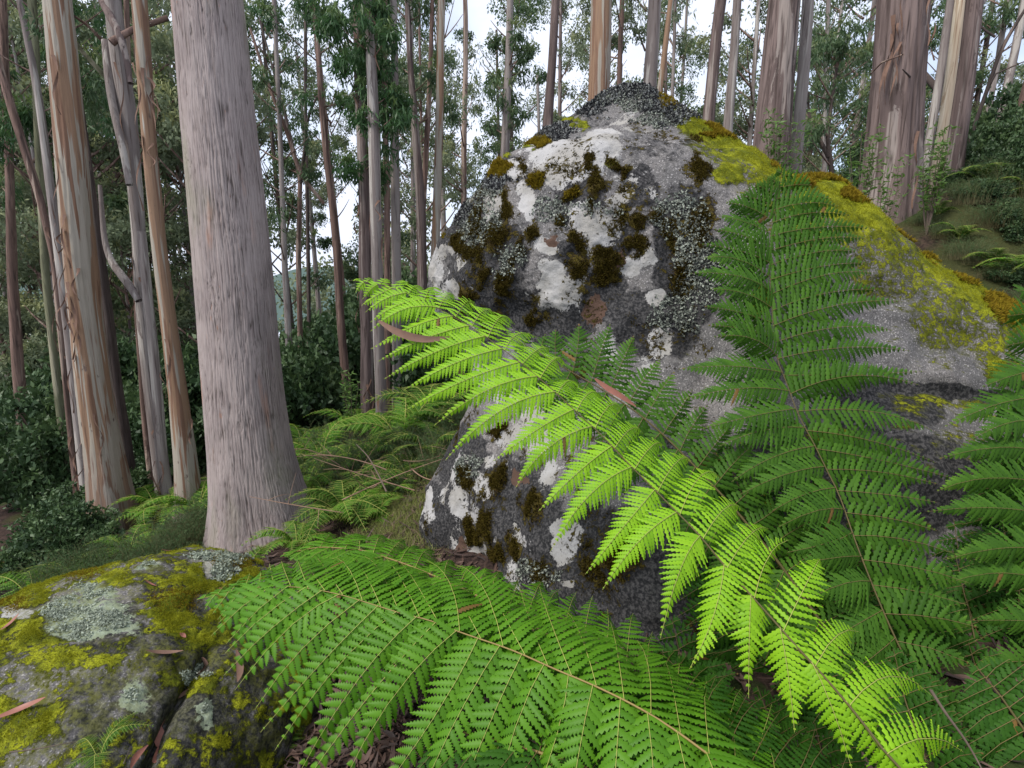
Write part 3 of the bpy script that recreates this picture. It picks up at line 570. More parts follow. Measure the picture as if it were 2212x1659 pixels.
def big_boulder():
    YC = 3.55
    Lp = [(1345, 183), (1296, 198), (1246, 236), (1205, 266), (1165, 306), (1130, 340), (1084, 375), (1044, 408), (1002, 458), (962, 505), (936, 560), (924, 600), (930, 650), (975, 720), (1015, 780),
          (1025, 840), (1008, 890), (980, 945), (944, 1013), (924, 1073), (912, 1140), (914, 1200), (940, 1260), (980, 1400)]
    Rp = [(1352, 183), (1392, 190), (1430, 213), (1480, 245), (1530, 270), (1600, 305), (1660, 345), (1750, 372), (1800, 392), (1870, 430), (1930, 462), (1990, 500), (2060, 540), (2120, 580), (2170, 620), (2212, 662), (2300, 760), (2380, 900), (2420, 1100), (2440, 1400)]
    RD = [(1350, 0), (1400, 6), (1480, 14), (1600, 40), (1760, 88), (1900, 128), (2060, 112), (2212, 66), (2300, 40), (2400, 0)]
    Rp = [(a_, b_ + float(np.interp(a_, *zip(*RD)))) for a_, b_ in Rp]
    Lw = W(*np.array(Lp).T, YC); Rw = W(*np.array(Rp).T, YC); zt = max(Lw[0, 2], Rw[0, 2]) + .004; z0 = -.35
    n, m = 620, 1100
    tt = np.linspace(0, 1, n); z = zt - (zt - z0) * tt ** 1.55
    xl = np.interp(-z, -Lw[:, 2], Lw[:, 0]); xr = np.interp(-z, -Rw[:, 2], Rw[:, 0])
    xr[0] = xl[0] = (Lw[0, 0] + Rw[0, 0]) / 2
    a = (xr - xl) / 2; xc = (xr + xl) / 2
    b = 1.02 * (1 - (1 - np.clip((zt - z) / 1.5, 0, 1)) ** 2.0) ** .75 * np.minimum(1, .12 + a / .85) + .0; b[0] = 0
    b = b * (1 + .88 * sm(1.75, .35, z))
    th = np.linspace(0, 2 * np.pi, m, endpoint=False); ex = 2 / 2.5
    c = np.sign(np.cos(th)) * np.abs(np.cos(th)) ** ex; s = np.sign(np.sin(th)) * np.abs(np.sin(th)) ** ex
    X = xc[:, None] + a[:, None] * c[None]; gf = .5 + .5 * sm(-1.08, -.55, c[None]); Y = YC + np.where(s[None] < 0, np.minimum(b[:, None], 1.15 + .9 * gf) * gf, np.minimum(b[:, None], 1.0)) * s[None]; Z = z[:, None] + 0 * X
    V = np.stack([X, Y, Z], -1)
    Nn = grid_normals(V); 
    if Nn[n // 2, int(m * .75), 1] > 0: Nn = -Nn
    # relief: facets, creases and pitted skin
    d = .12 * fbm(V * 1.6, 3, 2) + .045 * fbm(V * 5, 3, 12) + .012 * fbm(V * 22, 3, 13, .6)
    u0, v0 = proj(V)
    front = (np.sin(th)[None] < .15)
    cr = np.exp(-((v0 - (842 + (u0 - 2000) * .05 + 20 * fbm(V * 3, 2, 9))) / 26) ** 2) * sm(1860, 1990, u0) * front; d = d - .07 * cr      # ledge on the right
    cr2 = np.exp(-((u0 - (1470 + (v0 - 600) * .25)) / 30) ** 2) * sm(380, 480, v0) * front; d = d - .04 * cr2
    edge = sm(0, .1, np.abs(np.sin(th)))[None]
    sil = .35 + .65 * edge
    V = V + Nn * (d * sil)[..., None]
    Nn = grid_normals(V)
    if Nn[n // 2, int(m * .75), 1] > 0: Nn = -Nn
    u, v = proj(V); wb_ = fbm(V * 6, 4, 40); wb2 = fbm(V * 14, 3, 41); up = Nn[..., 2]
    uu = u + 26 * wb_ + 12 * wb2; vv = v + 26 * fbm(V * 6, 4, 44) + 12 * fbm(V * 14, 3, 45)
    WH = [(1345, 420, 26, 20), (1395, 560, 26, 22), (1240, 600, 24, 18), (1010, 430, 18, 14), (1080, 620, 18, 16), (1165, 960, 26, 20), (1085, 860, 26, 20), (1120, 1180, 18, 26), (1230, 345, 88, 48), (1110, 372, 36, 24), (1300, 312, 42, 34), (1180, 330, 45, 34), (1185, 385, 34, 20), (1137, 440, 18, 40), (1063, 445, 22, 38), (1288, 487, 50, 48), (1255, 460, 25, 20), (1330, 470, 22, 25), (1180, 530, 26, 26),
          (957, 545, 24, 16), (943, 580, 18, 35), (972, 622, 34, 20), (1203, 630, 46, 42), (1190, 590, 26, 22), (1363, 576, 28, 26), (1320, 745, 17, 28), (1432, 742, 18, 34), (1040, 800, 34, 38), (1090, 770, 30, 20),
          (1113, 946, 42, 42), (1150, 900, 30, 25), (1050, 1053, 26, 38), (990, 1075, 22, 40), (930, 1095, 14, 32), (1023, 1190, 20, 42), (1227, 1170, 32, 44), (1222, 1262, 16, 12), (1180, 1020, 18, 30), (1885, 505, 16, 14), (2030, 575, 22, 26), (1640, 355, 26, 10), (1620, 520, 30, 18), (1270, 540, 22, 18), (1000, 560, 16, 12), (1420, 640, 24, 14)]
    BR = [(1283, 672, 24, 38), (990, 1183, 15, 24), (1040, 1216, 11, 14), (1190, 515, 22, 14), (1330, 560, 16, 20), (1120, 1040, 14, 14)]
    BM = [(1125, 370, 12, 18), (1158, 397, 15, 18), (1262, 360, 16, 26), (1285, 408, 23, 36), (1237, 413, 15, 14), (1277, 455, 12, 18), (1070, 370, 18, 12), (1087, 450, 14, 32), (1027, 467, 22, 26), (1063, 510, 32, 32), (1003, 527, 20, 24), (1120, 533, 15, 18),
          (1147, 500, 14, 22), (1243, 520, 13, 36), (1300, 550, 38, 18), (1377, 483, 22, 24), (1370, 533, 24, 22), (1453, 500, 20, 36), (953, 500, 12, 12), (1232, 573, 30, 20), (1310, 585, 28, 32), (1010, 636, 16, 27), (1090, 613, 22, 32), (1063, 670, 20, 20), (1160, 683, 20, 16),
          (1470, 600, 24, 52), (1000, 1033, 14, 14), (1077, 1040, 22, 42), (1070, 940, 22, 13), (1027, 1140, 27, 32), (1067, 1183, 14, 27), (1110, 1172, 22, 26), (1512, 363, 22, 26), (1340, 360, 12, 14), (1320, 350, 14, 10), (1510, 480, 34, 60), (1420, 470, 16, 26), (1150, 1090, 20, 30), (1170, 1230, 30, 30), (1340, 1200, 40, 60), (1100, 570, 16, 18), (1200, 480, 12, 16), (960, 470, 14, 14), (1040, 590, 14, 20)]
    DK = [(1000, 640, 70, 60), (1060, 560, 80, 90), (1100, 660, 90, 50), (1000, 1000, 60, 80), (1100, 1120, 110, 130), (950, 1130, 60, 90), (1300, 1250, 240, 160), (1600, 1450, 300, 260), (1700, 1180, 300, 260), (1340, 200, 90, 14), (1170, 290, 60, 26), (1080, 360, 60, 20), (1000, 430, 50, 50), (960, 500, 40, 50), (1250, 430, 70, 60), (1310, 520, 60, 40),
          (1480, 560, 70, 170), (1420, 700, 90, 80), (1900, 880, 130, 60), (2050, 850, 140, 24), (1950, 1050, 200, 120), (1300, 640, 60, 60), (1230, 540, 60, 30), (1380, 400, 40, 60), (1200, 700, 90, 50), (2080, 640, 30, 20)]  # black lichen, plus shade under the ledge and behind the ferns painted dark
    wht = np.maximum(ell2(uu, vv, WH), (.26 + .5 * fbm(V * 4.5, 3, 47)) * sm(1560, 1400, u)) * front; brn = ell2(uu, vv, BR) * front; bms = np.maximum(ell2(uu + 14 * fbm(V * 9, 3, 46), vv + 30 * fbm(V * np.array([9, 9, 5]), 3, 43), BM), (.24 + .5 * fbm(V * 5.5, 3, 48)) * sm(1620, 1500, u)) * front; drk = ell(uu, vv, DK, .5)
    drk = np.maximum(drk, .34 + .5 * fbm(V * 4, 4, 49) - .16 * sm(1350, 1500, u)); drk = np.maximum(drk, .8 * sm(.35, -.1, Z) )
    # yellow-green moss on the slope that faces up and right
    line = np.interp(u, [1380, 1450, 1550, 1650, 1760, 1900, 2040, 2212, 2400], [180, 215, 280, 345, 378, 455, 545, 690, 900])
    below = v - line
    wid = np.interp(u, [1400, 1500, 1620, 1760, 1850, 1950, 2100, 2212], [25, 80, 75, 95, 120, 130, 90, 70])
    mos = (1 - sm(.25, 1.5, below / wid)) * sm(1380, 1480, u) * (1.0 - .42 * sm(-.1, .4, fbm(V * 5, 4, 51)))
    mos = np.maximum(mos, .5 * sm(.0, .4, fbm(V * 2.2, 3, 52) + .1) * (1 - sm(1.3, 4.2, below / wid)) * sm(1500, 1700, u))
    mos = np.maximum(mos, ell(uu, vv, [(1570, 370, 40, 22), (1320, 355, 14, 12), (1230, 262, 14, 10), (1255, 272, 16, 9), (2150, 790, 26, 26), (1130, 312, 20, 9), (1090, 338, 20, 8), (1640, 650, 20, 30)], .5) * .9)
    mos = np.maximum(mos, .56 * ell(uu, vv, [(2050, 690, 90, 70), (2010, 600, 90, 50), (1960, 560, 60, 40), (2140, 740, 50, 50)], .6))
    mos = np.maximum(mos, sm(.55, .9, up) * .55 * sm(1400, 1550, u))
    V2 = V + Nn * (.009 * sm(.45, .75, bms) * (1 + .8 * vn(V * 40)) + .008 * sm(.4, .8, mos))[..., None]
    i = np.arange(n - 1)[:, None] * m; j = np.arange(m)[None]; k = (j + 1) % m
    mb = MB(); mb.add(V2.reshape(-1, 3), np.stack([i + j, i + m + j, i + m + k, i + k], -1).reshape(-1, 4))
    org = np.array([1.3, YC, 0.2])
    root = thing('boulder', 'huge granite boulder patched with white lichen and moss behind the ferns', 'boulder', org)
    fl = lambda q: q.ravel()
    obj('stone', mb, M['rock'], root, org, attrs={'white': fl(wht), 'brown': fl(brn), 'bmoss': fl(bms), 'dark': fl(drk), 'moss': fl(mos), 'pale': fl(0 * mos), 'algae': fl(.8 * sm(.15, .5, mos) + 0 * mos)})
    rg = np.random.default_rng(4); vis = (np.sin(th)[None] < .45) & (np.arange(n)[:, None] < n - 5) & (u < 2300)
    area = np.linalg.norm(np.cross(np.roll(V, -1, 1) - V, np.gradient(V, axis=0)), axis=-1)
    noi = .5 + .5 * fbm(V * 18, 3, 61)
    P2 = V2.reshape(-1, 3); N2 = Nn.reshape(-1, 3)
    t1 = MB(); w = np.clip((bms - .47) * 3.2 + (noi - .55) * 2.4, 0, 1) * vis; tufts(P2, N2, 30000, fl(w * area + 1e-12 * vis) / area.max(), .022, t1, rg, 4, .7, 0, .8)
    t2 = MB(); gold = (ell(uu, vv, [(1560, 288, 46, 7), (1440, 218, 18, 10), (1790, 392, 60, 6), (1850, 422, 34, 9), (1990, 500, 36, 16), (2060, 540, 50, 18), (2130, 595, 50, 24), (2190, 650, 46, 36), (1150, 300, 26, 9), (1072, 368, 22, 12), (1158, 397, 12, 14), (1237, 410, 12, 10), (950, 495, 14, 12), (1700, 358, 30, 8)], .4)) * vis
    tufts(P2, N2, 20000, fl(np.clip(gold * noi * 1.6, 0, 1) * area + 1e-12) / area.max(), .038, t2, rg, 4, .6, 0, .8)
    t3 = MB(); w = np.clip(mos * 1.5 - .5 - .8 * (1 - noi), 0, 1) * vis; tufts(P2, N2, 60000, fl(w * area + 1e-12) / area.max(), .011, t3, rg, 3, .6, .2, .8)
    for q, mt, lb in ((t1, 'mossdark', 'dark brown hanging moss cushions'), (t2, 'mossgold', 'shaggy golden moss along the ridge'), (t3, 'mossgreen', 'bright yellow-green moss on the right slope')):
        tag(obj('moss', q, M[mt], root, org, smooth=False), lb)
    lz = np.clip(ell(uu, vv, [(1350, 200, 100, 20), (1270, 225, 60, 22), (1430, 225, 60, 16), (1180, 285, 55, 14), (1060, 395, 60, 16), (1000, 455, 24, 30), (1480, 250, 60, 10)], .7) * 1.6 - 1.5 * (1 - noi), 0, 1) * vis
    t4 = MB(); flakes(P2, N2, 17000, fl(lz * area + 1e-12), .010, t4, rg); tag(obj('lichen', t4, M['lichendark'], root, org, smooth=False), 'black and grey leafy lichen capping the peak')
    lz = np.clip(ell(uu, vv, [(1500, 560, 50, 120), (1460, 470, 60, 60), (1190, 450, 50, 34), (1290, 450, 60, 14), (1030, 480, 50, 50), (1010, 1010, 34, 22), (1100, 560, 40, 40), (1460, 680, 60, 50), (1160, 1240, 60, 26), (1340, 215, 80, 22), (1420, 250, 70, 16), (1060, 420, 30, 16)], .5) * 1.4 - 1.1 * (1 - noi), 0, 1) * vis
    t5 = MB(); flakes(P2, N2, 8000, fl(lz * area + 1e-12), .009, t5, rg); tag(obj('lichen', t5, M['lichen'], root, org, smooth=False), 'pale leafy lichen rosettes')
    return V2
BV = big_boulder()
def small_boulder():
    # dome with a crack that splits off a lower right block
    n, m = 420, 760
    cx, cy, cz = -1.72, 1.76, -.27; ax, ay, az = .97, .98, .82
    ph = np.linspace(0.0, np.pi * .62, n)[:, None]; th = np.linspace(0, 2 * np.pi, m, endpoint=False)[None]
    e = .82; sg = lambda q, p: np.sign(q) * np.abs(q) ** p
    X = cx + ax * sg(np.sin(ph), .9) * sg(np.cos(th), e); Y = cy + ay * sg(np.sin(ph), .9) * sg(np.sin(th), e); Z = cz + az * sg(np.cos(ph), .85) + 0 * th
    X = X + .0; V = np.stack([X, Y, Z], -1)
    V[..., 2] += -.10 * sm(-1.3, -2.6, V[..., 0]) * sm(0, .5, Z)
    Nn = grid_normals(V); Nn = Nn if Nn[5, 5, 2] > 0 else -Nn
    d = .07 * fbm(V * 1.9, 3, 72) + .04 * fbm(V * 5, 3, 73) + .010 * fbm(V * 22, 3, 74, .6)
    u, v = proj(V); fr_ = depth(V) > .2
    # crack from (440,1425) down to (300,1659)
    cl = np.interp(v, [1380, 1425, 1480, 1560, 1659, 1760], [460, 438, 405, 362, 315, 270]); dd = (u - cl) + 14 * fbm(V * 7, 3, 71)
    on = sm(1385, 1440, v) * fr_; d = d - .07 * np.exp(-(dd / 11) ** 2) * on + .035 * sm(0, 60, dd) * on
    # shelf above the block
    V = V + Nn * d[..., None]; Nn = grid_normals(V); Nn = Nn if Nn[5, 5, 2] > 0 else -Nn
    u, v = proj(V); w1 = fbm(V * 6, 4, 81); w2 = fbm(V * 14, 3, 82); uu = u + 14 * w1 + 7 * w2; vv = v + 14 * fbm(V * 6, 4, 83) + 7 * fbm(V * 14, 3, 84)
    mos = .16 + .40 * sm(-.16, .34, fbm(V * 4, 3, 85, .6)) + .34 * sm(-.2, .3, fbm(V * 14, 4, 86, .6)) - .03 + .12 * Nn[..., 2]
    mos = np.maximum(mos, ell(uu, vv, [(320, 1195, 110, 22), (60, 1290, 70, 26), (230, 1430, 90, 26), (250, 1250, 70, 22), (350, 1260, 60, 24), (360, 1330, 50, 40), (90, 1540, 90, 60), (230, 1590, 70, 50), (440, 1600, 60, 60), (120, 1420, 100, 30)], .9) * (.62 + .45 * fbm(V * 12, 3, 87)))
    hole = ell(uu, vv, [(185, 1330, 100, 52), (260, 1500, 90, 26), (190, 1560, 50, 34), (60, 1500, 50, 18), (440, 1310, 30, 26), (430, 1440, 40, 22), (430, 1540, 24, 34), (330, 1390, 40, 18), (215, 1205, 30, 8), (35, 1320, 34, 14), (450, 1220, 16, 26), (350, 1520, 50, 30)], .4)
    mos = np.clip(mos - .75 * hole, 0, 1)
    pale = ell2(uu + 34 * fbm(V * 11, 3, 93), vv + 26 * fbm(V * 11, 3, 94), [(185, 1325, 95, 40), (150, 1355, 60, 26), (235, 1345, 60, 34), (285, 1500, 34, 30), (200, 1270, 50, 18), (320, 1230, 26, 12), (430, 1540, 20, 26), (420, 1450, 20, 14)])
    wht = .93 * ell2(uu, vv, [(450, 1225, 14, 30), (215, 1203, 34, 7), (35, 1322, 36, 13), (335, 1218, 14, 8)])
    drk = .34 + .3 * sm(-.1, .3, fbm(V * 3, 3, 88)); gold = ell(uu, vv, [(100, 1230, 120, 16), (500, 1215, 50, 22), (20, 1300, 40, 20), (380, 1300, 60, 30)], .6)
    bms = np.clip(gold * .5, 0, 1) * 0
    V2 = V + Nn * (.007 * sm(.45, .8, mos) * (1 + .7 * vn(V * 35)))[..., None]
    i = np.arange(n - 1)[:, None] * m; j = np.arange(m)[None]; k = (j + 1) % m
    mb = MB(); mb.add(V2.reshape(-1, 3), np.stack([i + j, i + m + j, i + m + k, i + k], -1).reshape(-1, 4)); fl = lambda q: q.ravel()
    org = np.array([cx, cy, -.2]); root = thing('boulder', 'low cracked rock with yellow moss and litter in the lower left corner', 'boulder', org)
    obj('stone', mb, M['rock'], root, org, attrs={'white': fl(wht), 'brown': fl(0 * wht), 'bmoss': fl(bms), 'dark': fl(drk), 'moss': fl(mos), 'pale': fl(pale), 'algae': fl(.35 + .6 * sm(-.2, .3, fbm(V * 3, 3, 99)))})
    rg = np.random.default_rng(14); area = np.linalg.norm(np.cross(np.roll(V, -1, 1) - V, np.gradient(V, axis=0)), axis=-1)
    vis = (u > -80) & (u < 640) & (v < 1740) & fr_; noi = .5 + .5 * fbm(V * 16, 3, 91); P2 = V2.reshape(-1, 3); N2 = Nn.reshape(-1, 3)
    w = np.clip(mos * 1.7 - .75 - .7 * (1 - noi), 0, 1) * vis * (1 - gold * .7); t1 = MB(); tufts(P2, N2, 90000, fl(w * area + 1e-13) / area.max(), .008, t1, rg, 3, .7, .15, .8)
    w = np.clip(gold * 1.5 - .6 * (1 - noi), 0, 1) * vis; t2 = MB(); tufts(P2, N2, 16000, fl(w * area + 1e-13) / area.max(), .012, t2, rg, 3, .7, 0, .8)
    tag(obj('moss', t1, M['mossgreen'], root, org, smooth=False), 'yellow-green moss cushions'); tag(obj('moss', t2, M['mossgold'], root, org, smooth=False), 'golden brown moss along the back edge')
    w = np.clip((pale - .52) * 2.5 + (noi - .6) * 2, 0, 1) * vis; t3 = MB(); flakes(P2, N2, 9000, fl(w * area + 1e-13), .005, t3, rg); tag(obj('lichen', t3, M['lichenmint'], root, org, smooth=False), 'pale mint lichen patch')
    w = ell(uu, vv, [(500, 1205, 40, 14), (480, 1235, 26, 20), (440, 1205, 40, 8)], .4) * vis; t4 = MB(); flakes(P2, N2, 2500, fl(w * area + 1e-13), .009, t4, rg); tag(obj('lichen', t4, M['lichenmint'], root, org, smooth=False), 'curly grey lichen on the right shoulder')
    return V2, Nn
SV, SN = small_boulder()
# ------------------------------------------------------------------ ferns
def pinnule_template(K):
    """toothed leaflet, unit length along x, unit half width"""
    V = []; Q = []; T = []
    for i in range(K + 1): V.append((i / K, 0, 0))
    def wf(x): return (1 - x ** 2.2) * (.75 + .25 * min(1, x * 6))
    for sd in (1, -1):
        b0 = len(V); V.append((0, .6 * sd, -.25))
        for i in range(K):
            x1 = (i + .72) / K; x2 = (i + 1) / K
            V.append((x1, sd * wf((i + .3) / K), -.38)); V.append((min(x2, 1), sd * (.50 * wf(x2) if i < K - 1 else 0), -.2 if i < K - 1 else 0))
            n0 = b0 + 2 * i; t_ = n0 + 1; n1 = n0 + 2
            f = [(i, n0, t_), (i, t_, n1, i + 1)]
            if sd < 0: f = [tuple(reversed(q)) for q in f]
            T.append(f[0]); Q.append(f[1])
    return np.array(V, float), np.array(Q), np.array(T)
PT = {k: pinnule_template(k) for k in (2, 3, 5, 6, 8)}
def pinna(mb, P0, P2, Nf, hw, spacing, K, rg, bulge=.16, bdir=(0, 0, 1), droop=.25, tb=0.0, taper=.9, rib=.0016, sweep=.45):
    L = np.linalg.norm(P2 - P0)
    if L < .02: return
    P1 = (P0 + P2) / 2 + np.array(bdir) * L * bulge + rg.normal(size=3) * L * .05
    n = max(int(L * 1.03 / spacing), 4)
    s = (np.arange(n) + .5) / n; s_ = s[:, None]
    B = (1 - s_) ** 2 * P0 + 2 * s_ * (1 - s_) * P1 + s_ ** 2 * P2; D = nrm(2 * (1 - s_) * (P1 - P0) + 2 * s_ * (P2 - P1))
    S = nrm(np.cross(Nf, D)); N = nrm(np.cross(D, S)); tw = (rg.normal() * .16 + rg.normal() * .25 * s_)
    S, N = S * np.cos(tw) + N * np.sin(tw), N * np.cos(tw) - S * np.sin(tw)
    prof = (1 - s ** 2.0) ** 1.45 * (.86 + .14 * sm(0, .14, s)) + .035
    tv, tq, tt = PT[K]; nt = len(tv)
    for sd in (1, -1):
        l = hw * prof * rg.uniform(.84, 1.1, n) * np.where(rg.random(n) < .02, .35, 1); sw = sweep - .1 + .5 * s + rg.normal(size=n) * .05; dz = droop * (1 + rg.normal(size=n) * .2)
        X = nrm(sd * S * np.cos(sw)[:, None] + D * np.sin(sw)[:, None] - N * dz[:, None]); Yv = nrm(np.cross(N, X)); Z = np.cross(X, Yv)
        wd = np.minimum(spacing * .54, l * .5 + .0006)
        V = (B[:, None] + tv[None, :, 0, None] * l[:, None, None] * X[:, None] + tv[None, :, 1, None] * wd[:, None, None] * Yv[:, None]
             + (tv[None, :, 2] * wd[:, None] * .9 - (tv[None, :, 0] ** 2) * l[:, None] * (.16 * rg.uniform(.1, 2.4, (n, 1))))[..., None] * Z[:, None])
        off = (np.arange(n) * nt)[:, None, None]
        tn = np.clip(tb + .5 * s[:, None] ** 2 + .3 * tv[None, :, 0] ** 2 + 0 * V[..., 0], 0, 1)
        tn = np.where((rg.random(n) < .0015)[:, None] | ((s > .94) & (rg.random() < .10))[:, None], 2.0, tn)
        mb.add(V.reshape(-1, 3), (tq[None] + off).reshape(-1, 4), (tt[None] + off).reshape(-1, 3), m=0, a=tn.ravel())
    ii = np.linspace(0, n - 1, max(n // 3, 3)).astype(int); C = np.vstack([P0, B[ii], P2]) + np.vstack([N[:1], N[ii], N[-1:]]) * rib * .6
    mb.tube(C, np.linspace(rib, rib * .35, len(C)), 4, m=1)
def screen_param(R3, q):
    u, v = proj(R3); return int(np.argmin((u - q[0]) ** 2 + (v - q[1]) ** 2))
def frond(parent, org, rach, A, B, N, mat, hw=.036, spacing=.0105, K=5, seed=1, bulgeA=.16, bulgeB=.16, label=None, rr=.006, rmat='rachis', tip_w=None, pw=1.2, s1=1.0, stem=None, droop=.25, tb=0.0, bdir=(0, 0, 1), sweep=.45, face=.45, skip=0.0):
    """rach: (u,v,Y) tip->base.  A and B: per side (bu,bv,tu,tv,dY): leaflet stalk base and tip seen in the photo, dY its reach in depth"""
    rg = np.random.default_rng(seed); Rr = np.array(rach, float); P = W(Rr[:, 0], Rr[:, 1], Rr[:, 2])
    L = np.concatenate([[0], np.cumsum(np.linalg.norm(np.diff(P, axis=0), axis=1))]); ns = 400; ss = np.linspace(0, L[-1], ns)
    R3 = np.stack([np.interp(ss, L, P[:, k]) for k in range(3)], -1); ker = np.hanning(31); ker /= ker.sum()
    R3 = np.stack([np.convolve(np.concatenate([2 * R3[0, k] - R3[15:0:-1, k], R3[:, k], 2 * R3[-1, k] - R3[-2:-17:-1, k]]), ker, 'valid') for k in range(3)], -1)
    T3 = nrm(np.gradient(R3, axis=0))
    mb = MB(); sides = []
    for side in (A, B):
        par = []; off = []
        for (bu, bv, tu, tv_, dY) in side:
            i = screen_param(R3, (bu, bv)); par.append(i); off.append(W(tu, tv_, R3[i, 1] + dY) - R3[i])
        o = np.argsort(par); sides.append((np.array(par)[o], np.array(off)[o]))
    fi = (np.arange(N) + .6) / N; idx = (fi ** pw * s1 * (ns - 1)).astype(int)
    for sd, (par, off) in enumerate(sides):
        for q, i in enumerate(idx):
            i = min(ns - 1, i + (2 if sd else 0)); of = np.array([np.interp(i, par, off[:, k]) for k in range(3)])
            if i < par[0]: of = of * (max(i, 2) / max(par[0], 1)) ** .8
            if rg.random() < skip: continue
            of = of * rg.uniform(.90, 1.07) + rg.normal(size=3) * .03 * np.linalg.norm(of)
            ln = np.linalg.norm(of); other = np.array([np.interp(i, sides[1 - sd][0], sides[1 - sd][1][:, k]) for k in range(3)])
            Nf = np.cross(T3[i], nrm(of) - nrm(other)) ; Nf = Nf * (1 if Nf[2] - .3 * Nf[1] > 0 else -1)
            # lean the leaflet plane towards its own direction
            Nf = nrm(nrm(Nf) + face * nrm(np.array([0, 0, CAMZ]) - R3[i])); h = hw * min(1, .22 + ln / .26)
            pinna(mb, R3[i], R3[i] + of, Nf, h, spacing * (.62 + .38 * min(1, ln / .2)), K, rg, (bulgeB if sd else bulgeA) * rg.uniform(.8, 1.2), bdir, droop, tb + rg.uniform(-.12, .22), rib=.0013, sweep=sweep)
    o = obj('frond', mb, [M[mat], M['costa' if mat in ('lime', 'mid') else 'costadark']], parent, org)
    if label: tag(o, label)
    st = MB(); C = R3[::8]
    if stem is not None: C = np.vstack([C, bez(C[-1], C[-1] + T3[-1] * .15, np.array(stem, float), 8)[1:]])
    st.tube(C - np.array([0, 0, .002]), np.linspace(rr * .2, rr, len(C)), 8); link_o = obj('stalk', st, M[rmat], o, org); link_o.location = (0, 0, 0)
    return o
ZE = lambda x, y: np.array([x, y, float(G(x, y))])
# plant one: the lime frond and the mid-green fronds along the bottom
c1 = ZE(1.25, .72)
f1 = thing('tree_fern', 'large bright fern fanning one lime frond and mid-green fronds over the foreground', 'fern', c1)
stem1 = c1 + np.array([0, 0, .12])
LR = [(752, 604, 1.95), (810, 612, 1.91), (870, 628, 1.87), (923, 653, 1.83), (1003, 696, 1.76), (1050, 726, 1.72), (1090, 756, 1.68), (1147, 800, 1.63), (1200, 846, 1.58), (1247, 890, 1.53), (1300, 938, 1.48), (1347, 990, 1.43), (1404, 1046, 1.38), (1465, 1108, 1.32),
      (1510, 1152, 1.27), (1558, 1213, 1.22), (1608, 1269, 1.17), (1667, 1333, 1.12), (1712, 1386, 1.07), (1775, 1453, 1.02), (1850, 1540, .96), (1940, 1660, .88)]
LA = [(800, 610, 778, 640, -.02), (870, 628, 785, 672, -.05), (953, 670, 795, 725, -.08), (1003, 696, 797, 786, -.10), (1050, 726, 825, 812, -.12), (1090, 756, 862, 854, -.13), (1147, 800, 907, 906, -.14), (1200, 846, 960, 985, -.15), (1247, 890, 1070, 1005, -.15), (1300, 938, 1134, 1082, -.16),
      (1347, 990, 1158, 1178, -.17), (1404, 1046, 1234, 1245, -.17), (1465, 1108, 1302, 1313, -.17), (1510, 1152, 1425, 1370, -.17), (1558, 1213, 1478, 1428, -.16), (1608, 1269, 1586, 1528, -.15), (1667, 1333, 1697, 1565, -.13), (1712, 1386, 1746, 1610, -.12), (1775, 1453, 1880, 1665, -.1), (1850, 1540, 1990, 1740, -.08)]
LB = [(800, 610, 818, 604, .06), (870, 628, 905, 622, .10), (923, 653, 962, 630, .14), (960, 672, 1005, 656, .16), (1003, 696, 1057, 684, .18), (1050, 726, 1102, 704, .20), (1090, 756, 1162, 730, .22), (1147, 800, 1205, 768, .23), (1200, 846, 1250, 832, .23), (1247, 890, 1312, 872, .23), (1300, 938, 1360, 914, .22), (1347, 990, 1420, 942, .22),
      (1404, 1046, 1475, 982, .21), (1465, 1108, 1545, 1040, .2), (1510, 1152, 1600, 1110, .19), (1608, 1269, 1688, 1150, .17), (1667, 1333, 1740, 1170, .16), (1712, 1386, 1785, 1250, .14), (1755, 1430, 1845, 1356, .12), (1800, 1480, 1962, 1431, .1), (1855, 1545, 2018, 1529, .08), (1905, 1610, 2072, 1624, .06)]
frond(f1, c1, LR, LA, LB, 27, 'lime', .070, .0130, 6, 11, .14, .34, 'lime green frond sweeping up left across the boulder', 0.0032, 'rachisdark', stem=stem1, droop=.22, pw=1.18, face=.75, sweep=.42)
BRC = [(425, 1294, 1.52), (500, 1276, 1.50), (570, 1266, 1.47), (640, 1266, 1.44), (700, 1275, 1.42), (747, 1286, 1.40), (820, 1309, 1.37), (880, 1328, 1.34), (924, 1336, 1.32), (984, 1361, 1.29), (1037, 1379, 1.26), (1080, 1393, 1.24), (1127, 1411, 1.21), (1187, 1439, 1.17), (1220, 1453, 1.15), (1270, 1473, 1.12), (1334, 1503, 1.08), (1397, 1536, 1.04), (1460, 1576, 1.0), (1560, 1650, .93), (1700, 1760, .84)]
BA = [(500, 1276, 462, 1330, -.05), (640, 1266, 482, 1400, -.12), (683, 1272, 490, 1430, -.14), (733, 1283, 502, 1500, -.18), (780, 1297, 520, 1550, -.20), (820, 1309, 547, 1605, -.23), (880, 1328, 592, 1672, -.25), (967, 1355, 690, 1705, -.27), (1030, 1376, 800, 1745, -.28), (1100, 1400, 925, 1785, -.28), (1180, 1436, 1065, 1810, -.27), (1257, 1468, 1195, 1820, -.26), (1330, 1502, 1310, 1820, -.25), (1400, 1540, 1430, 1820, -.24), (1560, 1650, 1640, 1900, -.2)]
